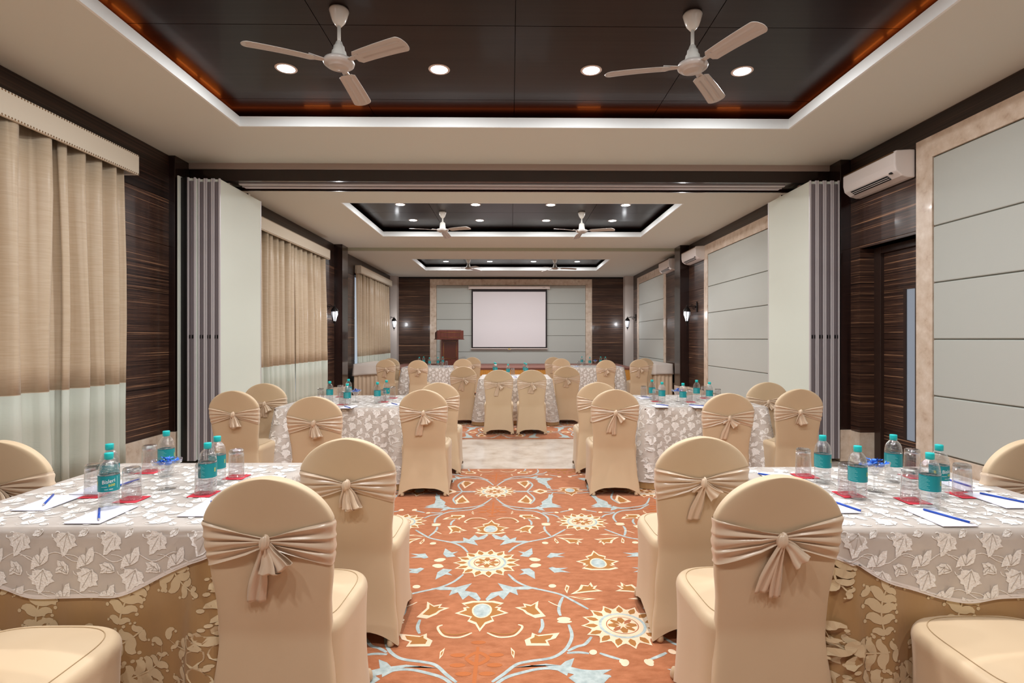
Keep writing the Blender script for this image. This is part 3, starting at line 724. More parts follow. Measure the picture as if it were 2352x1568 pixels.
a = MB(); a.tube([(-.05, -.025, -.01), (-.03, -.028, -.035), (.03, -.028, -.035), (.05, -.025, -.01)], .006, 6); a.build('pull_handle', 'white_plastic', sc)
a = MB(); a.box(-.035, .035, -.03, -.02, -.015, .01); a.build('yellow_tag', 'yellow', sc)

# ------------------------------------------------------------------ buffet side tables
def buffet(x0, x1, y0, y1, label):
    cx, cy = (x0 + x1) / 2, (y0 + y1) / 2; hx, hy = (x1 - x0) / 2, (y1 - y0) / 2
    e = empty('side_table', (cx, cy, 0), 0, label + ', under its cloths', 'table', 'side tables by the far columns')
    a = MB(); a.box(-hx + .02, hx - .02, -hy + .02, hy - .02, .80, .82); a.build('tabletop', 'wood_red2', e)
    for sx in (-1, 1):
        for sy in (-1, 1):
            a = MB(); a.tube([(sx * (hx - .08), sy * (hy - .08), 0), (sx * (hx - .08), sy * (hy - .08), .8)], .018); a.build('leg', 'alu_dark', e)
    per = [(x0, y0), (x1, y0), (x1, y1), (x0, y1)]
    def ring(t):
        L = [2 * hx, 2 * hy, 2 * hx, 2 * hy]; s = t * sum(L)
        for i in range(4):
            if s <= L[i] + 1e-9: 
                a_, b_ = per[i], per[(i + 1) % 4]; k = s / L[i]
                nrm = [(0, -1), (1, 0), (0, 1), (-1, 0)][i]; return a_[0] + (b_[0] - a_[0]) * k, a_[1] + (b_[1] - a_[1]) * k, nrm
            s -= L[i]
        return per[0][0], per[0][1], (0, -1)
    a = MB()
    def sk(u, v):
        x, y, n = ring(u % 1); o = .012 * sin(u * 2 * PI * 48) * (.4 + .6 * v) + .006
        return (x + n[0] * o, y + n[1] * o, .80 - v * .79)
    a.grid(sk, 480, 4, cu=True)
    tag(a.build('table_skirt', 'skirtb'), 'beige pleated skirt around the ' + label, 'table skirt', 'pleated side table skirts')
    a = MB(); N = 12
    top = lambda u, v: (x0 - .01 + (x1 - x0 + .02) * u, y0 - .01 + (y1 - y0 + .02) * v, .826)
    a.grid(top, 12, 12)
    def dr(u, v):
        x, y, n = ring(u % 1); c = abs(sin(u * 2 * PI * 2)) 
        L = .27 + .03 * sin(u * 2 * PI * 3 + cx); o = .022 + .03 * v + .012 * sin(u * 2 * PI * 11 + cx) * v
        return (x + n[0] * o, y + n[1] * o, .826 - L * v)
    a.grid(dr, 160, 6, cu=True)
    tag(a.build('buffet_cloth', 'napkin', solid=.003), 'plain white cloth draped over the ' + label, 'tablecloth', 'plain cloths on the side tables')
buffet(-3.70, -3.12, 12.75, 14.5, 'side table behind the left dark column')
buffet(3.42, 3.84, 12.8, 14.6, 'side table behind the right dark column')

# ------------------------------------------------------------------ covered banquet chairs
WT = [(0, .247), (.06, .240), (.2, .222), (.4, .205), (.52, .206), (.66, .220), (.76, .229), (.80, .230)]
def arch(t): t = min(1, max(0, t)); return .42 * math.sqrt(t) + .58 * math.sqrt(1 - (1 - t) ** 2)
def hw(z): return interp(z, WT) if z <= .80 else (.230 if z < .83 else .230 * arch((.966 - z) / .136))
def yc(z): return -.045 * (1 - z / .42) ** 1.5 - .0 if z < .42 else -(z - .42) * .13
def sup(t, n): c, s = cos(t), sin(t); return math.copysign(abs(c) ** (2 / n), c), math.copysign(abs(s) ** (2 / n), s)
def yback(x, z):
    w = max(hw(z), .01); return yc(z) - .024 * max(0, 1 - min(1, abs(x) / w) ** 5) ** .2
def make_chair(var):
    e = empty('banquet_chair', (0, 0, 0))
    a = MB(); NR = 46
    def body(u, v):
        t = v * 2 * PI; cx, sy = sup(t, 5)
        s = abs(cx); hem = .07 * (1 - s ** 3.2)
        if u < .6:
            z = .83 * u / .6; z += hem * (1 - u / .6) ** 5; w = hw(z)
        else:
            f = 1 - (u - .6) / .4; z = .83 + .136 * (1 - f * f); w = .230 * arch(f * f)
        dy = .024 if u < .97 else .024 * math.sqrt(max(0, 1 - ((u - .97) / .03) ** 2 * .3))
        return (cx * w, yc(z) + sy * dy, z + .004)
    a.grid(body, 60, 48, cv=True); a.build('back_cover', 'spandex', e)
    a = MB(); NR2 = 22
    def foot(t, k, zl):
        c, s = cos(t), sin(t); n = 3.4 if s > 0 else 7
        x = math.copysign(abs(c) ** (2 / n), c); y = math.copysign(abs(s) ** (2 / n), s)
        fl = 1 + .05 * max(0, 1 - zl / .44) ** 2; fl *= (1 - .03 * sin(PI * min(1, zl / .44)))
        return x * .236 * k * fl, .205 + y * .228 * k * fl
    def seat(u, v):
        t = v * 2 * PI
        if u < .5:
            q = u / .5; hem = .075 * (1 - abs(sin(2 * t)) ** .9) if abs(cos(t)) > .15 or sin(t) > 0 else .07
            z = .006 + hem + (.415 - hem) * q; x, y = foot(t, 1, z)
        elif u < .68:
            q = (u - .5) / .18 * PI / 2; x, y = foot(t, 1 - .10 * (1 - cos(q)), .44); z = .421 + .04 * sin(q)
        else:
            q = (u - .68) / .32; x, y = foot(t, .9 * (1 - q), .44); z = .461 + .018 * (1 - (1 - q) ** 2)
        return (x, y, z)
    a.grid(seat, NR2 * 2, 64, cv=True); so = a.build('seat_cover', 'spandex', e)
    a = MB(); pts = []
    for i in range(56):
        t = -.25 * PI + i / 55 * 1.5 * PI; x, y = foot(t, .84, .44); pts.append((x, y, .4655))
    a.tube(pts, .0012, 5); a.build('seat_seam', 'piping', so)
    for sx in (-1, 1):
        for y in (-.045, .40):
            a = MB(); a.lathe([(.0, .0), (.017, .002), (.02, .012), (.017, .03), (.010, .045), (0, .05)], 10, (sx * .208, y, 0)); a.build('foot_pocket', 'spandex', e)
    # sash band
    rr = random.Random(var * 11 + 3); ph = rr.uniform(0, 6)
    a = MB()
    def band(u, v):
        t = -PI / 2 + u * 2 * PI; cx, sy = sup(t, 5)
        fx = min(1, abs(cx)); bk = sy < 0 and abs(sy) > .2
        prog = fx if sin(t) < 0 else 1
        h = .012 + .066 * prog ** .85 if sin(t) < 0 else .076
        zc = .759 - .006 * prog + (.006 * sin(var * 2.1) if cx > 0 else -.004)
        q = (v - .5) * 2; z = zc + q * h + .004 * sin(q * 9 + ph)
        off = .006 + .0055 * sin(q * 13 + ph + 2.2 * prog + (1.3 if cx > 0 else 0)) * (.35 + .65 * sin(PI * min(1, prog * .9 + .05))) + .004 * (1 - prog)
        w = hw(z) + off * .6
        return (cx * w, yc(z) + sy * (.024 + off), z)
    a.grid(band, 120, 44, cu=True); sh = a.build('sash', 'satin', e)
    # knot
    yk = yback(0, .757) - .016
    a = MB()
    a.grid(lambda u, v: ((.017 + .003 * sin(var)) * sin(v * PI) ** .7 * cos(u * 2 * PI) * (1 + .10 * sin(7 * u * 2 * PI + v * 3)), yk + .015 * sin(v * PI) ** .7 * sin(u * 2 * PI) * (1 + .12 * sin(7 * u * 2 * PI + v * 3)), .758 + .024 * cos(v * PI) + .004 * cos(u * 2 * PI)), 40, 16, cu=True)
    a.build('knot', 'satin', sh)
    cfg = [ # (tails [(angle, length, width)], loops [(angle, length, radius)])
        ([(-.22, .22, .060)], [(.62, .105, .031), (.12, .10, .03)]),
        ([(-.32, .20, .050), (-.06, .21, .038)], [(.80, .10, .027)]),
        ([(-.12, .115, .055)], [(.30, .115, .033), (.05, .11, .02)]),
        ([(-.30, .15, .045), (.02, .15, .04)], [(.55, .09, .026)]),
        ([(-.55, .06, .04), (-.2, .19, .055)], [(.75, .085, .030)]),
    ][var]
    for an, L, wd in cfg[0]:
        wd *= 1.15
        a = MB(); f = rr.uniform(0, 6)
        def tail(u, v):
            w = .010 + (wd - .010) * min(1, u * 1.5) ** .8; q = (v - .5)
            x = sin(an) * L * u + q * w * cos(an * .6) + .006 * sin(u * 3 + f) * u; z = .756 - cos(an) * L * u - .010 * q * u + .012 * u * (v)
            return (x, yback(x, z) - .010 - .012 * (1 - u) - .0055 * sin(q * 12 + f + u * 2) * (1 - .3 * u), z)
        a.grid(tail, 22, 18); a.build('tail', 'satin', sh, solid=.0015)
    for an, L, rd in cfg[1]:
        a = MB(); f = rr.uniform(0, 6)
        def lp(u, v):
            q = v - .5; g = sin(PI * min(1, u * 1.02)); al = L * g ** .75 if u < .5 else L * (.10 + .9 * g ** .9)
            w = .012 + 2.0 * rd * g ** .8; back = max(0, min(1, (u - .42) / .16)); sh_ = q * w + back * .010 + .003 * sin(al * 60 + f)
            x = sin(an) * al + cos(an) * sh_; z = .756 - cos(an) * al + sin(an) * sh_ - .01 * back * g
            dep = .010 + .026 * g * (1 - back) + .005 * sin(q * 11 + f) * g
            return (x, yback(x, z) - .004 - dep - .010 * q * g, z)
        a.grid(lp, 34, 14); a.build('loop', 'satin', sh, solid=.0015)
    return e
protos = [make_chair(i) for i in range(5)]; used = [False] * 5
CL = [  # x, y, rot(deg), variant, label
 (-1.52, 1.40, 0, 0, 'chair seat in the lower left corner, tucked against the front left table'),
 (1.60, 1.43, 0, 1, 'chair seat in the lower right corner, tucked against the front right table'),
 (-.795, 1.84, -2, 0, 'nearest chair on the left of the aisle, with a long sash tail'),
 (-.745, 2.53, 0, 2, 'second chair on the left of the aisle, with a short looped bow'),
 (.885, 1.84, 2, 1, 'nearest chair on the right of the aisle, with two hanging sash tails'),
 (.885, 2.55, 0, 4, 'second chair on the right of the aisle, behind the nearest one'),
 (-2.27, 2.49, 0, 3, 'chair cut by the left edge of the photo, beside the near curtain'),
 (2.33, 2.46, 4, 3, 'chair cut by the right edge of the photo, beside the near padded wall'),
 (-2.43, 4.82, 0, 2, 'left side chair nearer the camera at the middle left table'),
 (-2.52, 5.62, 0, 3, 'left side chair farther back at the middle left table, before the white partition'),
 (-1.55, 4.33, 0, 2, 'chair with a bunched bow at the camera side of the middle left table'),
 (-.785, 4.90, 0, 0, 'aisle side chair at the middle left table, nearer the camera'),
 (-.755, 5.70, 0, 1, 'aisle side chair at the middle left table, half hidden behind another'),
 (.935, 4.90, 0, 1, 'aisle side chair at the middle right table, nearer the camera'),
 (.905, 5.70, 0, 0, 'aisle side chair at the middle right table, half hidden behind another'),
 (1.815, 4.55, 0, 4, 'chair at the camera side of the middle right table, its bow tail hanging low'),
 (2.69, 5.70, 0, 4, 'right side chair farther back at the middle right table'),
 (2.615, 4.93, 0, 2, 'right side chair nearer the camera at the middle right table, with a wide bow'),
 (-.185, 8.02, 0, 4, 'left one of the two chairs side by side facing the centre table'),
 (.305, 8.02, 0, 3, 'right one of the two chairs side by side facing the centre table'),
 (-.80, 9.0, 8, 1, 'chair at the left side of the centre table'),
 (.93, 9.0, -6, 3, 'chair at the right side of the centre table'),
 (-2.80, 12.15, 0, 1, 'left side chair at the back left table, its full bow in view'),
 (-2.87, 12.95, 0, 2, 'chair behind the left side chair of the back left table'),
 (-2.02, 11.78, 0, 3, 'chair at the camera side of the back left table'),
 (-1.12, 12.55, 0, 0, 'aisle side chair at the back left table'),
 (-.98, 13.7, 0, 4, 'farthest aisle side chair at the back left table, before the stage skirt'),
 (1.18, 12.75, 0, 2, 'aisle side chair at the back right table'),
 (1.07, 13.75, 0, 0, 'farthest aisle side chair at the back right table, before the stage skirt'),
 (2.07, 11.80, 0, 3, 'chair at the camera side of the back right table'),
 (2.88, 12.15, 0, 1, 'right side chair at the back right table, its full bow in view'),
 (3.20, 12.95, 0, 2, 'chair behind the right side chair of the back right table'),
]
CL = CL[2:] + CL[:2]
for x, y, rz, v, lab in CL:
    e = copy_tree(protos[v]) if used[v] else protos[v]; used[v] = True
    if y < 3: e.scale = (.93, 1, .985)
    if y < 1.5:
        for c in e.children:
            if c.name.startswith('seat_cover'): c.scale.x = 1.15; c.location.x = .035 if x < 0 else -.035
    e.location = (x, y, .005); e.rotation_euler = (0, 0, G(rz)); tag(e, lab, 'chair', 'banquet chairs in gold covers with satin bows')

# ------------------------------------------------------------------ clothed tables
ZT = .745
LEAF = [(0, -.5), (.10, -.42), (.30, -.40), (.44, -.22), (.40, -.10), (.56, .02), (.36, .12), (.30, .22), (.22, .24), (.14, .50), (0, .62), (-.10, .42), (-.18, .24), (-.34, .22), (-.36, .08), (-.55, -.06), (-.40, -.18), (-.42, -.34), (-.22, -.42), (-.08, -.42)]
LEAF2 = [(0, -.5), (.16, -.36), (.30, -.12), (.34, .10), (.24, .22), (.20, .40), (.06, .60), (-.06, .42), (-.22, .34), (-.26, .12), (-.32, -.06), (-.22, -.34)]
LEAF3 = [(0, -.45), (.2, -.5), (.42, -.62), (.40, -.3), (.30, .0), (.12, .1), (.02, .02), (-.14, .36), (-.34, .46), (-.40, .1), (-.36, -.22), (-.16, -.38)]
class Cloth:
    def __init__(s, hx, hy, seed):
        s.hx, s.hy = hx, hy; s.r = .06; s.seed = seed
        s.segs = []
        r = s.r; s.lx, s.ly = 2 * (hx - r), 2 * (hy - r); s.la = r * PI / 2; s.P = 2 * s.lx + 2 * s.ly + 4 * s.la
    def edge(s, p):
        p %= s.P; r = s.r; hx, hy = s.hx, s.hy
        seq = [(s.lx, (-hx + r, -hy), (1, 0), (0, -1)), (s.la, (hx - r, -hy + r), None, -PI / 2), (s.ly, (hx, -hy + r), (0, 1), (1, 0)), (s.la, (hx - r, hy - r), None, 0),
               (s.lx, (hx - r, hy), (-1, 0), (0, 1)), (s.la, (-hx + r, hy - r), None, PI / 2), (s.ly, (-hx, hy - r), (0, -1), (-1, 0)), (s.la, (-hx + r, -hy + r), None, PI)]
        for L, o, d, n in seq:
            if p <= L + 1e-9:
                if d: return (o[0] + d[0] * p, o[1] + d[1] * p), n
                a = n + p / r; return (o[0] + r * cos(a), o[1] + r * sin(a)), (cos(a), sin(a))
            p -= L
        return s.edge(0)
    def corner(s, p):
        p %= s.P; cs = [s.lx + s.la / 2, s.lx + s.la * 1.5 + s.ly, 2 * s.lx + 2.5 * s.la + s.ly, 2 * s.lx + 2 * s.ly + 3.5 * s.la]
        return min(min(abs(p - c), s.P - abs(p - c)) for c in cs)
    def mid(s, p):
        """0 at corners .. 1 mid side"""
        return min(1, s.corner(p) / (min(s.hx, s.hy)))
    def pos(s, p, d, off=0, fold=1):
        (x, y), (nx, ny) = s.edge(p); c = s.corner(p)
        k = max(0, d)
        o = .006 + off + .035 * k + fold * (.10 * math.exp(-(c / .10) ** 2) * (k / .7) + (.026 * sin(p * 17 + s.seed) + .018 * sin(p * 41 + s.seed * 2)) * (k / .7) * (.35 + .65 * math.exp(-(c / .28) ** 2)))
        o *= min(1, k / .03) if k < .03 else 1
        z = ZT + .006 + off - d + (.006 * (1 - min(1, k / .02)) if 0 else 0)
        if k < .02: o = .02 * 0 + (.006 + off) * (k / .02) ** .5
        return (x + nx * o, y + ny * o, z)
    def any(s, p, d, off):
        if d >= 0: return s.pos(p, d, off)
        (x, y), (nx, ny) = s.edge(p); return (x + nx * d, y + ny * d, ZT + .006 + off + .0004)
def acanthus(put, cx, cy, sc, ang, mir):
    """damask scroll: a curved stem feathered with curling lobes, in flat cloth coordinates"""
    def T(x, y):
        x *= mir; return (cx + sc * (x * cos(ang) - y * sin(ang)), cy + sc * (x * sin(ang) + y * cos(ang)))
    def comma(x, y, a, L, curl, w):
        n = 7; pts = []; px, py = x, y
        for i in range(n + 1):
            t = i / n; aa = a + curl * t * t; pts.append((px, py, aa, w * L * math.sin(PI * min(1, t * .93 + .07)) ** .75 + .012)); px += cos(aa) * L / n; py += sin(aa) * L / n
        for p, q in zip(pts, pts[1:]):
            put([T(p[0] - sin(p[2]) * p[3], p[1] + cos(p[2]) * p[3]), T(q[0] - sin(q[2]) * q[3], q[1] + cos(q[2]) * q[3]), T(q[0] + sin(q[2]) * q[3], q[1] - cos(q[2]) * q[3]), T(p[0] + sin(p[2]) * p[3], p[1] - cos(p[2]) * p[3])])
        put([T(px + .055 * cos(q) * L * 2, py + .055 * sin(q) * L * 2) for q in [2 * PI * k / 8 for k in range(8)]])
    n = 6; x, y = -.55, -1.1; a = 1.75
    for i in range(n):
        t = i / (n - 1); g = .35 + .65 * math.sin(PI * min(1, .15 + t * .85))
        comma(x, y, a + .8, .66 * g, 1.8, .25); comma(x, y, a - .8, .58 * g, -2.0, .24)
        nx, ny = x + .36 * cos(a), y + .36 * sin(a)
        put([T(x - .03, y), T(x + .03, y), T(nx + .025, ny), T(nx - .025, ny)])
        x, y = nx, ny; a -= .16 + .62 * t * t
    comma(x, y, a, .45, -2.6, .24)
def make_table(cx, cy, hx, hy, nm, full, seed, share=None):
    e = empty('banquet_table', (cx, cy, 0), 0, 'square banquet table hidden under cloths, %s' % nm, 'table', 'clothed banquet tables')
    a = MB(); a.box(-hx + .005, hx - .005, -hy + .005, hy - .005, ZT - .03, ZT - .002); a.build('tabletop', 'wood_red2', e)
    for sx in (-1, 1):
        for sy in (-1, 1):
            a = MB(); a.tube([(sx * (hx - .07), sy * (hy - .07), 0), (sx * (hx - .07), sy * (hy - .07), ZT - .03)], .018); a.build('leg', 'alu_dark', e)
    if share:
        for src, lab in zip(share, ('gold brocade skirt cloth on the %s' % nm, 'sheer white leaf-embroidered overlay on the %s' % nm)):
            o = src.copy(); C.objects.link(o); o.location = (cx, cy, 0); o['label'] = lab
        return share
    cl = Cloth(hx, hy, seed); P = cl.P; rr = random.Random(seed)
    DM = ZT - .004
    a = MB(); NP = 300; ND = 26
    a.grid(lambda u, v: cl.pos(u * P, v * DM), NP, ND, cu=True)
    a.grid(lambda u, v: (-hx + .0 + 2 * hx * u, -hy + 2 * hy * v, ZT + .003), 2, 2) if False else None
    b = len(a.v); ring = [cl.edge(i / NP * P)[0] for i in range(NP)]; a.add([(x, y, ZT + .006) for x, y in ring], [tuple(range(NP))])
    # brocade scrolls
    jt = [0]
    if not full:
        def put(l):
            jt[0] += 1; q = [cl.pos(x, min(DM - .002, max(.03, y)), .0012 + .000004 * (jt[0] % 97)) for x, y in l]; a.add(q, [tuple(range(len(q)))], 1, True)
        st = .150; k = 0; x = 0
        while x < P - .06:
            for row in range(3):
                yy = .15 + row * .20 + (.08 if k % 2 else 0)
                acanthus(put, x + rr.uniform(-.01, .01), yy, .104, (PI if k % 2 else 0) + (row * 1.1) + rr.uniform(-.4, .4), -1 if (k + row) % 2 else 1)
            x += st; k += 1
    g = a.build('skirt_cloth', ['gold_cloth', 'brocade'], loc=(cx, cy, 0))
    tag(g, 'gold brocade skirt cloth on the %s' % nm, 'tablecloth', 'gold brocade skirt cloths')
    # sheer overlay
    a = MB(); O = .006
    if full: dm = lambda p: .685 + .008 * sin(p * 7)
    else: dm = lambda p: .10 + .14 * (1 - (1 - cl.mid(p)) ** 2) + .009 * sin(p * 8 + seed) + .006 * sin(p * 21)
    a.grid(lambda u, v: cl.pos(u * P, v * (dm(u * P) - .014), O), NP, 22, cu=True)
    a.grid(lambda u, v: cl.pos(u * P, dm(u * P) - .014 * (1 - v), O + .0005), NP, 2, 2, cu=True)
    a.add([(x, y, ZT + .006 + O) for x, y in ring], [tuple(range(NP))])
    SL = [1]
    def leafs(put, x, y, s, an, sh):
        # each lobe fanned from the leaf base so outlines stay crisp
        c, q = cos(an), sin(an); pts = [(x + s * (u * c - w * q), y + s * (u * q + w * c)) for u, w in sh]
        put(pts); SL[0] = 3
        for tu, tw in ((0, .40), (.26, .02), (-.26, .0)):
            L = [(0, -.42), (tu * .5, (-.42 + tw) / 2), (tu, tw)]
            strip(put, [(x + s * (u * c - w * q), y + s * (u * q + w * c)) for u, w in L], .0007)
        SL[0] = 1
        return pts
    def strip(put, l, w):
        for (x0, y0), (x1, y1) in zip(l, l[1:]):
            L = math.hypot(x1 - x0, y1 - y0) + 1e-6; nx, ny = -(y1 - y0) / L * w, (x1 - x0) / L * w
            put([(x0 + nx, y0 + ny), (x1 + nx, y1 + ny), (x1 - nx, y1 - ny), (x0 - nx, y0 - ny)])
    def cluster(put, x, y, s, k):
        j = lambda v: rr.uniform(-v, v)
        leafs(put, x, y, s * 1.05, .35 + j(.25), LEAF)
        leafs(put, x + .072 * s / .075, y + .045 * s / .075, s * .95, PI + .15 + j(.3), LEAF3)
        leafs(put, x - .005, y + .085 * s / .075, s * .75, 2.3 + j(.4), LEAF2)
        leafs(put, x + .062 * s / .075, y - .035 * s / .075, s * .5, .9 + j(.5), LEAF2)
        # tendrils
        sp = [(x - .03 - .018 * cos(t) * (1 - t / 9), y - .03 + .018 * sin(t) * (1 - t / 9)) for t in [i * .6 for i in range(10)]]
        strip(put, sp, .0013 * s / .075)
        strip(put, [(x - .075 + .15 * i / 12, y + .048 + .016 * sin(i / 12 * 2 * PI + k)) for i in range(13)], .0015 * s / .075)
        strip(put, [(x + .005 + .05 * sin(i / 8 * 2), y + .04 + .045 * (i / 8) ** 2) for i in range(9)], .0012 * s / .075)
    def put_s(l):
        jt[0] += 1; q = []
        for x, y in l:
            m_ = dm(x % P) - .006
            q.append(cl.any(x, min(y, m_), O + .0012 + (.0008 if SL[0] == 3 else 0) + .000006 * (jt[0] % 97)))
        a.add(q, [tuple(range(len(q)))], SL[0], True)
    def put_t(l):
        jt[0] += 1
        if all(abs(x) < hx - .002 and abs(y) < hy - .002 for x, y in l): a.add([(x, y, ZT + .006 + O + .0012 + (.0008 if SL[0] == 3 else 0) + .000006 * (jt[0] % 97)) for x, y in l], [tuple(range(len(l)))], SL[0])
    s = .075; stp = .15
    n = int(P / stp); k = 0
    y0 = .052
    while y0 < (.70 if full else .28):
        for i in range(n): cluster(put_s, (i + .5 * (k % 2)) * P / n, y0, s, k + i)
        y0 += .125; k += 1
    yy = -hy + .06
    while yy < hy - .03:
        xx = -hx + .06 + (.06 if k % 2 else 0)
        while xx < hx - .03: cluster(put_t, xx, yy, s, k); xx += stp
        yy += .125; k += 1
    lc = a.build('lace_overlay', ['organza', 'lace_leaf', 'hem', 'lace_vein'], loc=(cx, cy, 0))
    tag(lc, 'sheer white leaf-embroidered overlay on the %s' % nm, 'tablecloth', 'leaf-embroidered overlays')
    return g, lc
make_table(-1.555, 2.385, .515, .485, 'front left table', False, 3)
make_table(1.64, 2.30, .515, .445, 'front right table', False, 5)
pr = make_table(-1.66, 5.74, .60, .575, 'middle left table', True, 7)
make_table(1.88, 5.74, .60, .575, 'middle right table', True, 7, pr)
make_table(.07, 9.45, .60, .575, 'centre table before the stage', True, 7, pr)
make_table(-1.93, 13.0, .60, .575, 'back left table', True, 7, pr)
make_table(2.02, 13.05, .60, .575, 'back right table', True, 7, pr)
ZS = ZT + .0145   # where things stand

# ------------------------------------------------------------------ table ware
def make_bottle():
    e = empty('water_bottle', (0, 0, 0))
    pr = [(.0, .004), (.022, .0), (.031, .004), (.034, .014)]
    z = .018
    while z < .066:
        pr += [(.0345, z), (.0325, z + .004)]; z += .009
    pr += [(.034, .070), (.034, .132), (.0350, .136)]
    z = .14
    while z < .158: pr += [(.0352 - (z - .14) * .12, z), (.0335 - (z - .14) * .12, z + .004)]; z += .009
    pr += [(.0315, .163), (.027, .174), (.019, .184), (.0135, .189), (.0125, .196), (.0, .197)]
    a = MB(); a.lathe(pr, 32); a.build('bottle_body', 'water', e)
    a = MB(); a.lathe([(.0125, .190), (.0150, .191), (.0152, .212), (.014, .2145), (0, .215)], 24); a.build('cap', 'teal', e)
    a = MB(); r = .0350
    a.lathe([(r, .072), (r, .131)], 40, cap=False); lb = a.build('label_band', 'teal_lab', e)
    a = MB()
    def wrap(vs, fs, cx, cz, m, rot=0.12, ang=0, rr=.0353):
        q = []
        for x, y, _ in vs:
            xx = x + cx; zz = y + cz + (x) * rot; t = xx / r - PI / 2 + ang; q.append((rr * cos(t), rr * sin(t), zz))
        a.add(q, fs, m)
    vs, fs = text_faces('Bisleri', .0205); vs = [(x * .86, y, z) for x, y, z in vs]; wrap(vs, fs, -.001, .1105, 0, .14)
    vs, fs = text_faces('500', .0125); vs = [(x * 1.2, y, z) for x, y, z in vs]; wrap(vs, fs, .009, .0955, 1, .1)
    def bar(x0, x1, z0, z1, m, ang=0):
        n = 8; q = []
        for i in range(n + 1):
            t = (x0 + (x1 - x0) * i / n) / r - PI / 2 + ang; q += [(.0354 * cos(t), .0354 * sin(t), z0), (.0354 * cos(t), .0354 * sin(t), z1)]
        a.add(q, [(2 * i, 2 * i + 2, 2 * i + 3, 2 * i + 1) for i in range(n)], m)
    bar(-.024, -.006, .0905, .0916, 0); bar(-.014, -.002, .0800, .0812, 0); bar(.001, .013, .0798, .0818, 0); bar(.0275, .0300, .082, .127, 2)
    for k in range(9):   # fine print on the back of the label
        bar(-.022, .022 - (k % 3) * .005,   .079 + k * .0055, .0803 + k * .0055, 2, PI)
    bar(-.014, .014, .077, .127, 3, PI / 2 + .25)
    vs, fs = text_faces('500', .012); q = [(y * 1.0, x, 0) for x, y, z in vs]; wrap(q, fs, 0, .103, 1, 0, -1.35)
    a.build('label_print', ['white_ink', 'yellow_ink', 'pale_ink', 'teal_lab'], lb)
    return e
def make_glass():
    a = MB()
    a.lathe([(.0355, .0), (.0330, .09), (.0322, .108), (.0307, .108), (.0318, .09), (.0340, .0), (.0355, .0)], 36, cap=False)
    a.lathe([(.0, .108), (.030, .108), (.0322, .109), (.0318, .120), (.0295, .1265), (.026, .128), (.022, .1262), (.0, .1262)], 36, m=1, cap=False)
    return a.build('drinking_glass', ['glass', 'thick'])
def make_coaster():
    e = empty('coaster', (0, 0, 0))
    a = MB(); a.box(-.047, .047, -.047, .047, 0, .0012); a.build('card', 'red', e)
    a = MB(); vs, fs = text_faces('RAMADA', .0175, .25); a.add([(x, y, .0016) for x, y, z in vs], fs)
    for sg in (1, -1):
        L = [(-.034 + .068 * i / 12, sg * (.010 + .010 * sin(PI * i / 12)), .0016) for i in range(13)]
        for p, q in zip(L, L[1:]): a.add([(p[0], p[1] - .0008, p[2]), (q[0], q[1] - .0008, q[2]), (q[0], q[1] + .0008, q[2]), (p[0], p[1] + .0008, p[2])], [(0, 1, 2, 3)])
    a.build('printed_name', 'pink_ink', e)
    return e
def make_pad():
    e = empty('writing_pad', (0, 0, 0))
    a = MB(); a.box(-.062, .062, -.1, .1, 0, .0025); a.build('pages', 'paper', e)
    a = MB(); a.box(-.0615, .0615, -.0995, .0995, -.0008, 0); a.build('card_back', 'alu_dark', e)
    return e
def make_pencil():
    e = empty('pencil', (0, 0, 0))
    a = MB(); a.tube([(0, -.085, .004), (0, .07, .004)], .0038, 6); a.build('barrel', 'blue', e)
    a = MB(); a.tube([(0, -.085, .004), (0, -.1, .004)], [.0037, .001], 6); a.build('sharpened_tip', 'ferrule', e)
    return e
def make_coupe():
    a = MB()
    a.lathe([(.0, .0), (.036, .0), (.036, .0015), (.012, .004), (.0042, .009), (.0038, .058), (.008, .066), (.020, .074), (.028, .088), (.034, .100), (.056, .112), (.060, .128), (.0585, .128), (.054, .1135), (.032, .102), (.026, .089), (.018, .076), (.0, .070)], 40, cap=False)
    return a.build('coupe_glass', 'glass')
def make_sweet():
    e = empty('wrapped_sweet', (0, 0, 0))
    a = MB(); a.grid(lambda u, v: (.013 * math.cos((v - .5) * PI) ** .5 * (1 if 1 else 0) * 0 + (v - .5) * .032, .009 * sin(PI * min(.98, max(.02, v))) ** .4 * cos(u * 2 * PI), .009 + .008 * sin(PI * min(.98, max(.02, v))) ** .4 * sin(u * 2 * PI)), 12, 10, cu=True); a.build('sweet_body', 'sweet', e)
    for sg in (-1, 1):
        a = MB(); a.grid(lambda u, v: (sg * (.015 + .018 * u), (v - .5) * (.006 + .024 * u), .009 + .004 * sin(v * 14) * u + .006 * u), 5, 12); a.build('twisted_end', 'sweet', e)
    return e
PROTO = {'bottle': make_bottle(), 'glass': make_glass(), 'coaster': make_coaster(), 'pad': make_pad(), 'pencil': make_pencil(), 'coupe': make_coupe(), 'sweet': make_sweet()}
US = set()
CAT = {'bottle': ('bottle', 'water bottles with teal caps'), 'glass': ('glass', 'upturned drinking glasses'), 'coaster': ('coaster', 'red paper coasters'), 'pad': ('writing pad', 'white writing pads'),
       'pencil': ('pencil', 'blue pencils'), 'coupe': ('glass bowl', 'stemmed glasses of sweets'), 'sweet': ('sweet', 'blue wrapped sweets')}
def place(kind, x, y, z, rz, label):
    e = copy_tree(PROTO[kind]) if kind in US else PROTO[kind]; US.add(kind)
    e.location = (x, y, z); e.rotation_euler = (0, 0, rz); tag(e, label, CAT[kind][0], CAT[kind][1]); return e
def bottle(px, captop, rz, label):
    x, y = at(px, captop, ZS + .215); place('bottle', x, y, ZS, rz + math.atan2(-x, y) * 0 + math.atan2(x, y) * -1, label); return x, y
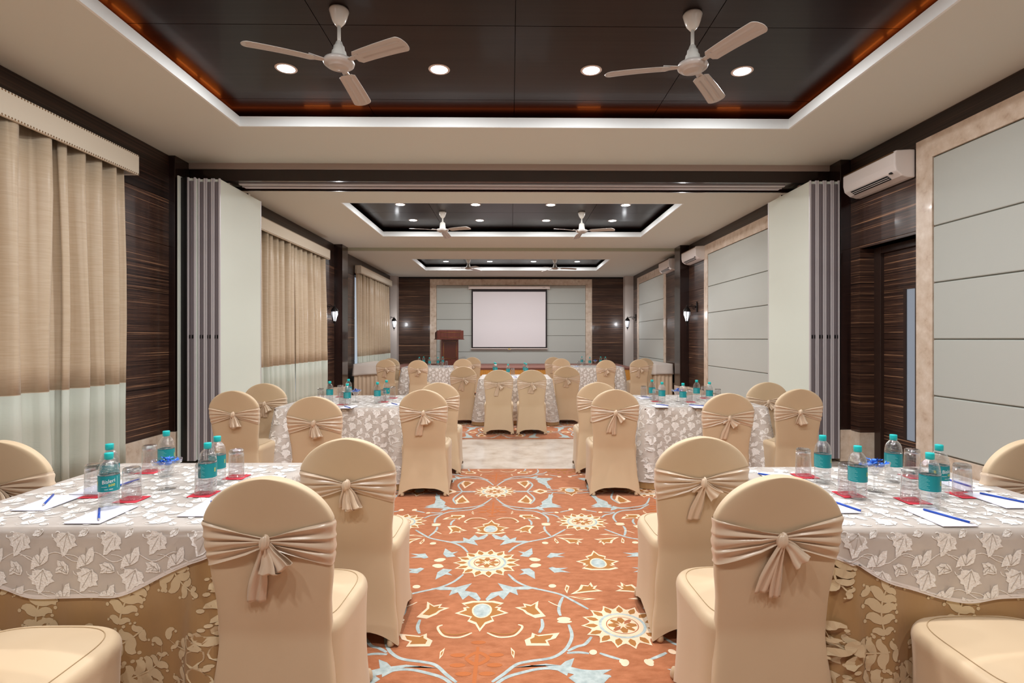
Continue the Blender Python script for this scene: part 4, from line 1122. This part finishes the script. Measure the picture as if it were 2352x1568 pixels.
def glass(px, top, label, lc=None):
    x, y = at(px, top, ZS + .129)
    if lc: place('coaster', x + .004, y - .006, ZS, 0, lc)
    place('glass', x, y, ZS + (.002 if lc else 0), 0, label); return x, y
def coupe(px, base, label, sl, ns=5):
    x, y = at(px, base, ZS); place('coupe', x, y, ZS, 0, label)
    for k in range(ns):
        t = k * 2.3 + 1; r = .0 if k == 4 else .026
        e = place('sweet', x + r * cos(t), y + r * sin(t), ZS + (.105 if k < 4 else .122), t * 1.7, sl); e.rotation_euler = (.3 * sin(t), .25 * cos(t), t * 1.7)
def pad(px, py, label, rz=0):
    x, y = at(px, py, ZS); place('pad', x, y, ZS + .001, rz, label)
def pen(p0, p1, label, z=.004):
    """p0 = blunt end, p1 = tip"""
    a, b = Vector(at(*p0, ZS)), Vector(at(*p1, ZS)); d = b - a; c = (a + b) / 2
    place('pencil', c.x, c.y, ZS + z, math.atan2(d.y, d.x) + PI / 2, label)

# front left table
T = 'front left table'
bottle(250, 1039, 0, 'bottle whose printed brand name faces the camera, nearest on the %s' % T)
bottle(251.5, 1018.5, PI * .9, 'bottle directly behind the one with the readable label on the %s' % T)
bottle(382, 989, PI * .8, 'bottle behind the stemmed glass of sweets on the %s' % T)
bottle(477, 1016, PI * .7, 'bottle seen partly through a drinking glass on the %s' % T)
bottle(499, 1001, PI * .75, 'rightmost bottle on the %s' % T)
glass(303, 1073, 'upturned glass right of the readable bottle on the %s' % T, 'red coaster just right of the readable bottle on the %s' % T)
glass(216, 1065, 'leftmost upturned glass on the %s' % T, 'red coaster left of the readable bottle on the %s' % T)
glass(344, 1022, 'upturned glass farthest left at the back of the %s' % T, 'red coaster at the back of the %s' % T)
glass(468, 1063, 'upturned glass in front of a bottle on the %s' % T, 'red coaster nearest the first aisle chair on the %s' % T)
glass(543, 1032, 'rightmost upturned glass on the %s' % T, 'rightmost red coaster on the %s' % T)
coupe(383, 1122, 'stemmed glass dish of blue sweets on the %s' % T, 'blue wrapped sweet in the stemmed glass on the front left table')
pad(113, 1155, 'leftmost writing pad on the %s' % T); pen((127, 1135), (98, 1165), 'blue pencil on the leftmost pad of the %s' % T)
pad(237, 1182, 'writing pad in front of the readable bottle on the %s' % T); pen((228, 1169), (227, 1197), 'blue pencil on the pad in front of the readable bottle')
pad(480, 1167, 'writing pad partly hidden by the nearest left aisle chair'); pen((484, 1152), (493, 1181), 'blue pencil on the pad beside the nearest left aisle chair')
pad(234, 1121, 'writing pad behind the two left bottles on the %s' % T); pen((306, 1108), (275, 1118), 'blue pencil seen beside the bottles on the %s' % T)
x, y = at(600, 1103, ZS); pad(606, 1106, 'writing pad peeking above the nearest left aisle chair back'); pen((584, 1103), (615, 1112), 'blue pencil peeking above the nearest left aisle chair')
# front right table
T = 'front right table'
bottle(1889.7, 999, PI * .8, 'leftmost bottle on the %s' % T)
bottle(1970, 1023, PI * .8, 'bottle left of the stemmed glass on the %s' % T)
bottle(2052, 997.5, PI * .95, 'bottle farthest back on the %s, right of the stemmed glass' % T)
bottle(2136, 1039, PI * .8, 'bottle nearest the camera on the %s' % T)
bottle(2157, 1020.5, PI * .3, 'rightmost bottle on the %s' % T)
glass(1845, 1030, 'leftmost upturned glass on the %s' % T, 'leftmost red coaster on the %s' % T)
glass(1945.5, 1064, 'upturned glass in front of the second bottle on the %s' % T, 'red coaster in front of the second bottle on the %s' % T)
glass(2095, 1031, 'upturned glass at the back of the %s' % T, 'red coaster at the back of the %s, under its glass' % T)
glass(2091, 1075.5, 'upturned glass beside the nearest bottle on the %s' % T, 'red coaster above the middle pad on the %s' % T)
glass(2210, 1065, 'rightmost upturned glass on the %s' % T, 'rightmost red coaster on the %s' % T)
coupe(2008, 1127, 'stemmed glass dish of blue sweets on the %s' % T, 'blue wrapped sweet in the stemmed glass on the front right table')
pad(2155, 1188, 'writing pad nearest the camera on the %s' % T); pen((2110, 1171), (2231, 1205), 'blue pencil on the nearest pad of the %s' % T)
pad(2295, 1150, 'writing pad at the right edge of the %s' % T); pen((2250, 1136), (2352, 1157), 'blue pencil on the pad at the right edge of the photo')
pad(1905, 1160, 'writing pad mostly hidden by the nearest right aisle chair'); pen((1918, 1157), (1950, 1168), 'blue pencil tip by the nearest right aisle chair')
pad(2200, 1113, 'writing pad behind the rightmost glass on the %s' % T); pen((2179, 1105), (2211, 1115), 'blue pencil behind the rightmost glass on the %s' % T)
pad(1790, 1098, 'writing pad behind the nearest right chair back, toward the second chair'); pen((1764, 1094), (1792, 1098), 'blue pencil just behind the nearest right chair back')
# middle left
T = 'middle left table'
for (px, cy, r_, l) in ((757.4, 875, .9, 'leftmost bottle'), (800.5, 870, .2, 'bottle farthest back'), (797.7, 880.5, .95, 'bottle nearest the camera'), (867, 877, .9, 'bottle right of the stemmed glass'), (887.8, 872.7, .6, 'rightmost bottle')):
    bottle(px, cy, PI * r_, '%s on the %s' % (l, T))
for (px, cy, l) in ((736.5, 891.5, 'leftmost'), (782, 884.5, 'farthest'), (786.7, 899, 'nearest'), (880, 894, 'second from right'), (901.5, 887, 'rightmost')):
    glass(px, cy, '%s upturned glass on the %s' % (l, T), '%s red coaster on the %s' % (l, T))
coupe(817, 923, 'stemmed glass dish of blue sweets on the %s' % T, 'blue wrapped sweet in the stemmed glass on the middle left table')
pad(800, 935, 'writing pad behind the camera side chair of the %s' % T); pen((789, 933.7), (806, 938.3), 'blue pencil at the camera side of the %s' % T)
pad(905, 929, 'writing pad by the aisle chair of the %s' % T); pen((897, 926.5), (914, 931), 'blue pencil by the aisle chair of the %s' % T)
T = 'middle right table'
for (px, cy, r_, l) in ((1497.7, 871.6, .7, 'leftmost bottle'), (1520.5, 876.9, .8, 'second bottle from the aisle'), (1568.8, 879.3, .8, 'bottle beside the stemmed glass'), (1600, 872.3, .9, 'bottle farthest back'), (1629.6, 876.9, .8, 'rightmost bottle')):
    bottle(px, cy, PI * r_, '%s on the %s' % (l, T))
for (px, cy, l) in ((1478.4, 886, 'leftmost'), (1506, 893, 'second from left'), (1583.7, 894, 'middle'), (1617, 887, 'second from right'), (1649, 892.5, 'rightmost')):
    glass(px, cy, '%s upturned glass on the %s' % (l, T), '%s red coaster on the %s' % (l, T))
coupe(1556, 922, 'stemmed glass dish of blue sweets on the %s' % T, 'blue wrapped sweet in the stemmed glass on the middle right table')
pad(1515, 933, 'leftmost writing pad at the camera side of the %s' % T); pen((1504, 929), (1536, 933), 'leftmost blue pencil at the camera side of the %s' % T)
pad(1602, 934, 'writing pad behind the camera side chair of the %s' % T); pen((1586.5, 931), (1612, 933), 'blue pencil behind the camera side chair of the %s' % T)
pad(1480, 914, 'writing pad by the leftmost glass of the %s' % T); pen((1475, 911.4), (1492, 913.8), 'blue pencil by the leftmost glass of the %s' % T)
# centre, back tables
T = 'centre table'
for (px, cy, l) in ((1138.5, 833, 'left front bottle'), (1136, 831.8, 'left back bottle'), (1167, 835.6, 'middle bottle'), (1205, 832.3, 'right back bottle'), (1208.8, 834.3, 'right front bottle')): bottle(px, cy, PI * .9, '%s on the %s before the stage' % (l, T))
glass(1178, 845, 'upturned glass on the %s before the stage' % T)
pad(1184, 866, 'writing pad between the two chairs of the %s' % T); pen((1176, 865), (1190, 867.5), 'blue pencil on the pad of the %s' % T)
T = 'back left table'
for (px, cy, l) in ((963, 819.7, 'leftmost bottle'), (973, 818.6, 'second bottle from the left'), (986.4, 820.7, 'third bottle from the left'), (1006, 820, 'fourth bottle from the left'), (1017, 818.8, 'rightmost bottle')): bottle(px, cy, PI * .9, '%s on the %s' % (l, T))
for px, cy, l in ((1014.5, 829.2, 'left'), (1025.5, 828.5, 'right')): glass(px, cy, '%s one of two upturned glasses on the %s' % (l, T))
pad(1028, 841, 'writing pad on the right of the %s' % T); pen((1021, 843), (1027, 844.5), 'short looking blue pencil left of another on the %s' % T); pen((1029, 840), (1036, 842), 'blue pencil nearest the aisle chair on the %s' % T)
pen((930, 843), (937, 844), 'blue pencil at the left of the %s' % T)
T = 'back right table'
for (px, cy, l) in ((1336.5, 818.4, 'leftmost bottle'), (1354.8, 819.7, 'second bottle from the left'), (1379.7, 818.6, 'third bottle from the left'), (1390.6, 819, 'rightmost bottle')): bottle(px, cy, PI * .9, '%s on the %s' % (l, T))
for px, cy, l in ((1329, 828.5, 'left'), (1342, 828.2, 'right')): glass(px, cy, '%s one of two upturned glasses on the %s' % (l, T))
coupe(1367, 838.5, 'stemmed glass dish of blue sweets on the %s' % T, 'blue wrapped sweet in the stemmed glass on the back right table')
pad(1324, 842, 'writing pad at the left of the %s' % T); pen((1317, 841), (1330, 842), 'blue pencil at the left of the %s' % T)
pen((1420, 841), (1430, 842.5), 'blue pencil at the right of the %s' % T)

# ------------------------------------------------------------------ light
w = bpy.data.worlds.new('world'); bpy.context.scene.world = w; w.use_nodes = True
w.node_tree.nodes['Background'].inputs[0].default_value = (1, .97, .94, 1); w.node_tree.nodes['Background'].inputs[1].default_value = .12
sc_ = bpy.context.scene
sc_.view_settings.view_transform = 'Standard'; sc_.view_settings.exposure = 0; sc_.view_settings.look = 'None'
cy = sc_.cycles
cy.use_denoising = True; cy.max_bounces = 10; cy.diffuse_bounces = 5; cy.glossy_bounces = 4; cy.transmission_bounces = 10; cy.transparent_max_bounces = 12
cy.sample_clamp_indirect = 4; cy.caustics_reflective = False; cy.caustics_refractive = False; cy.use_light_tree = True
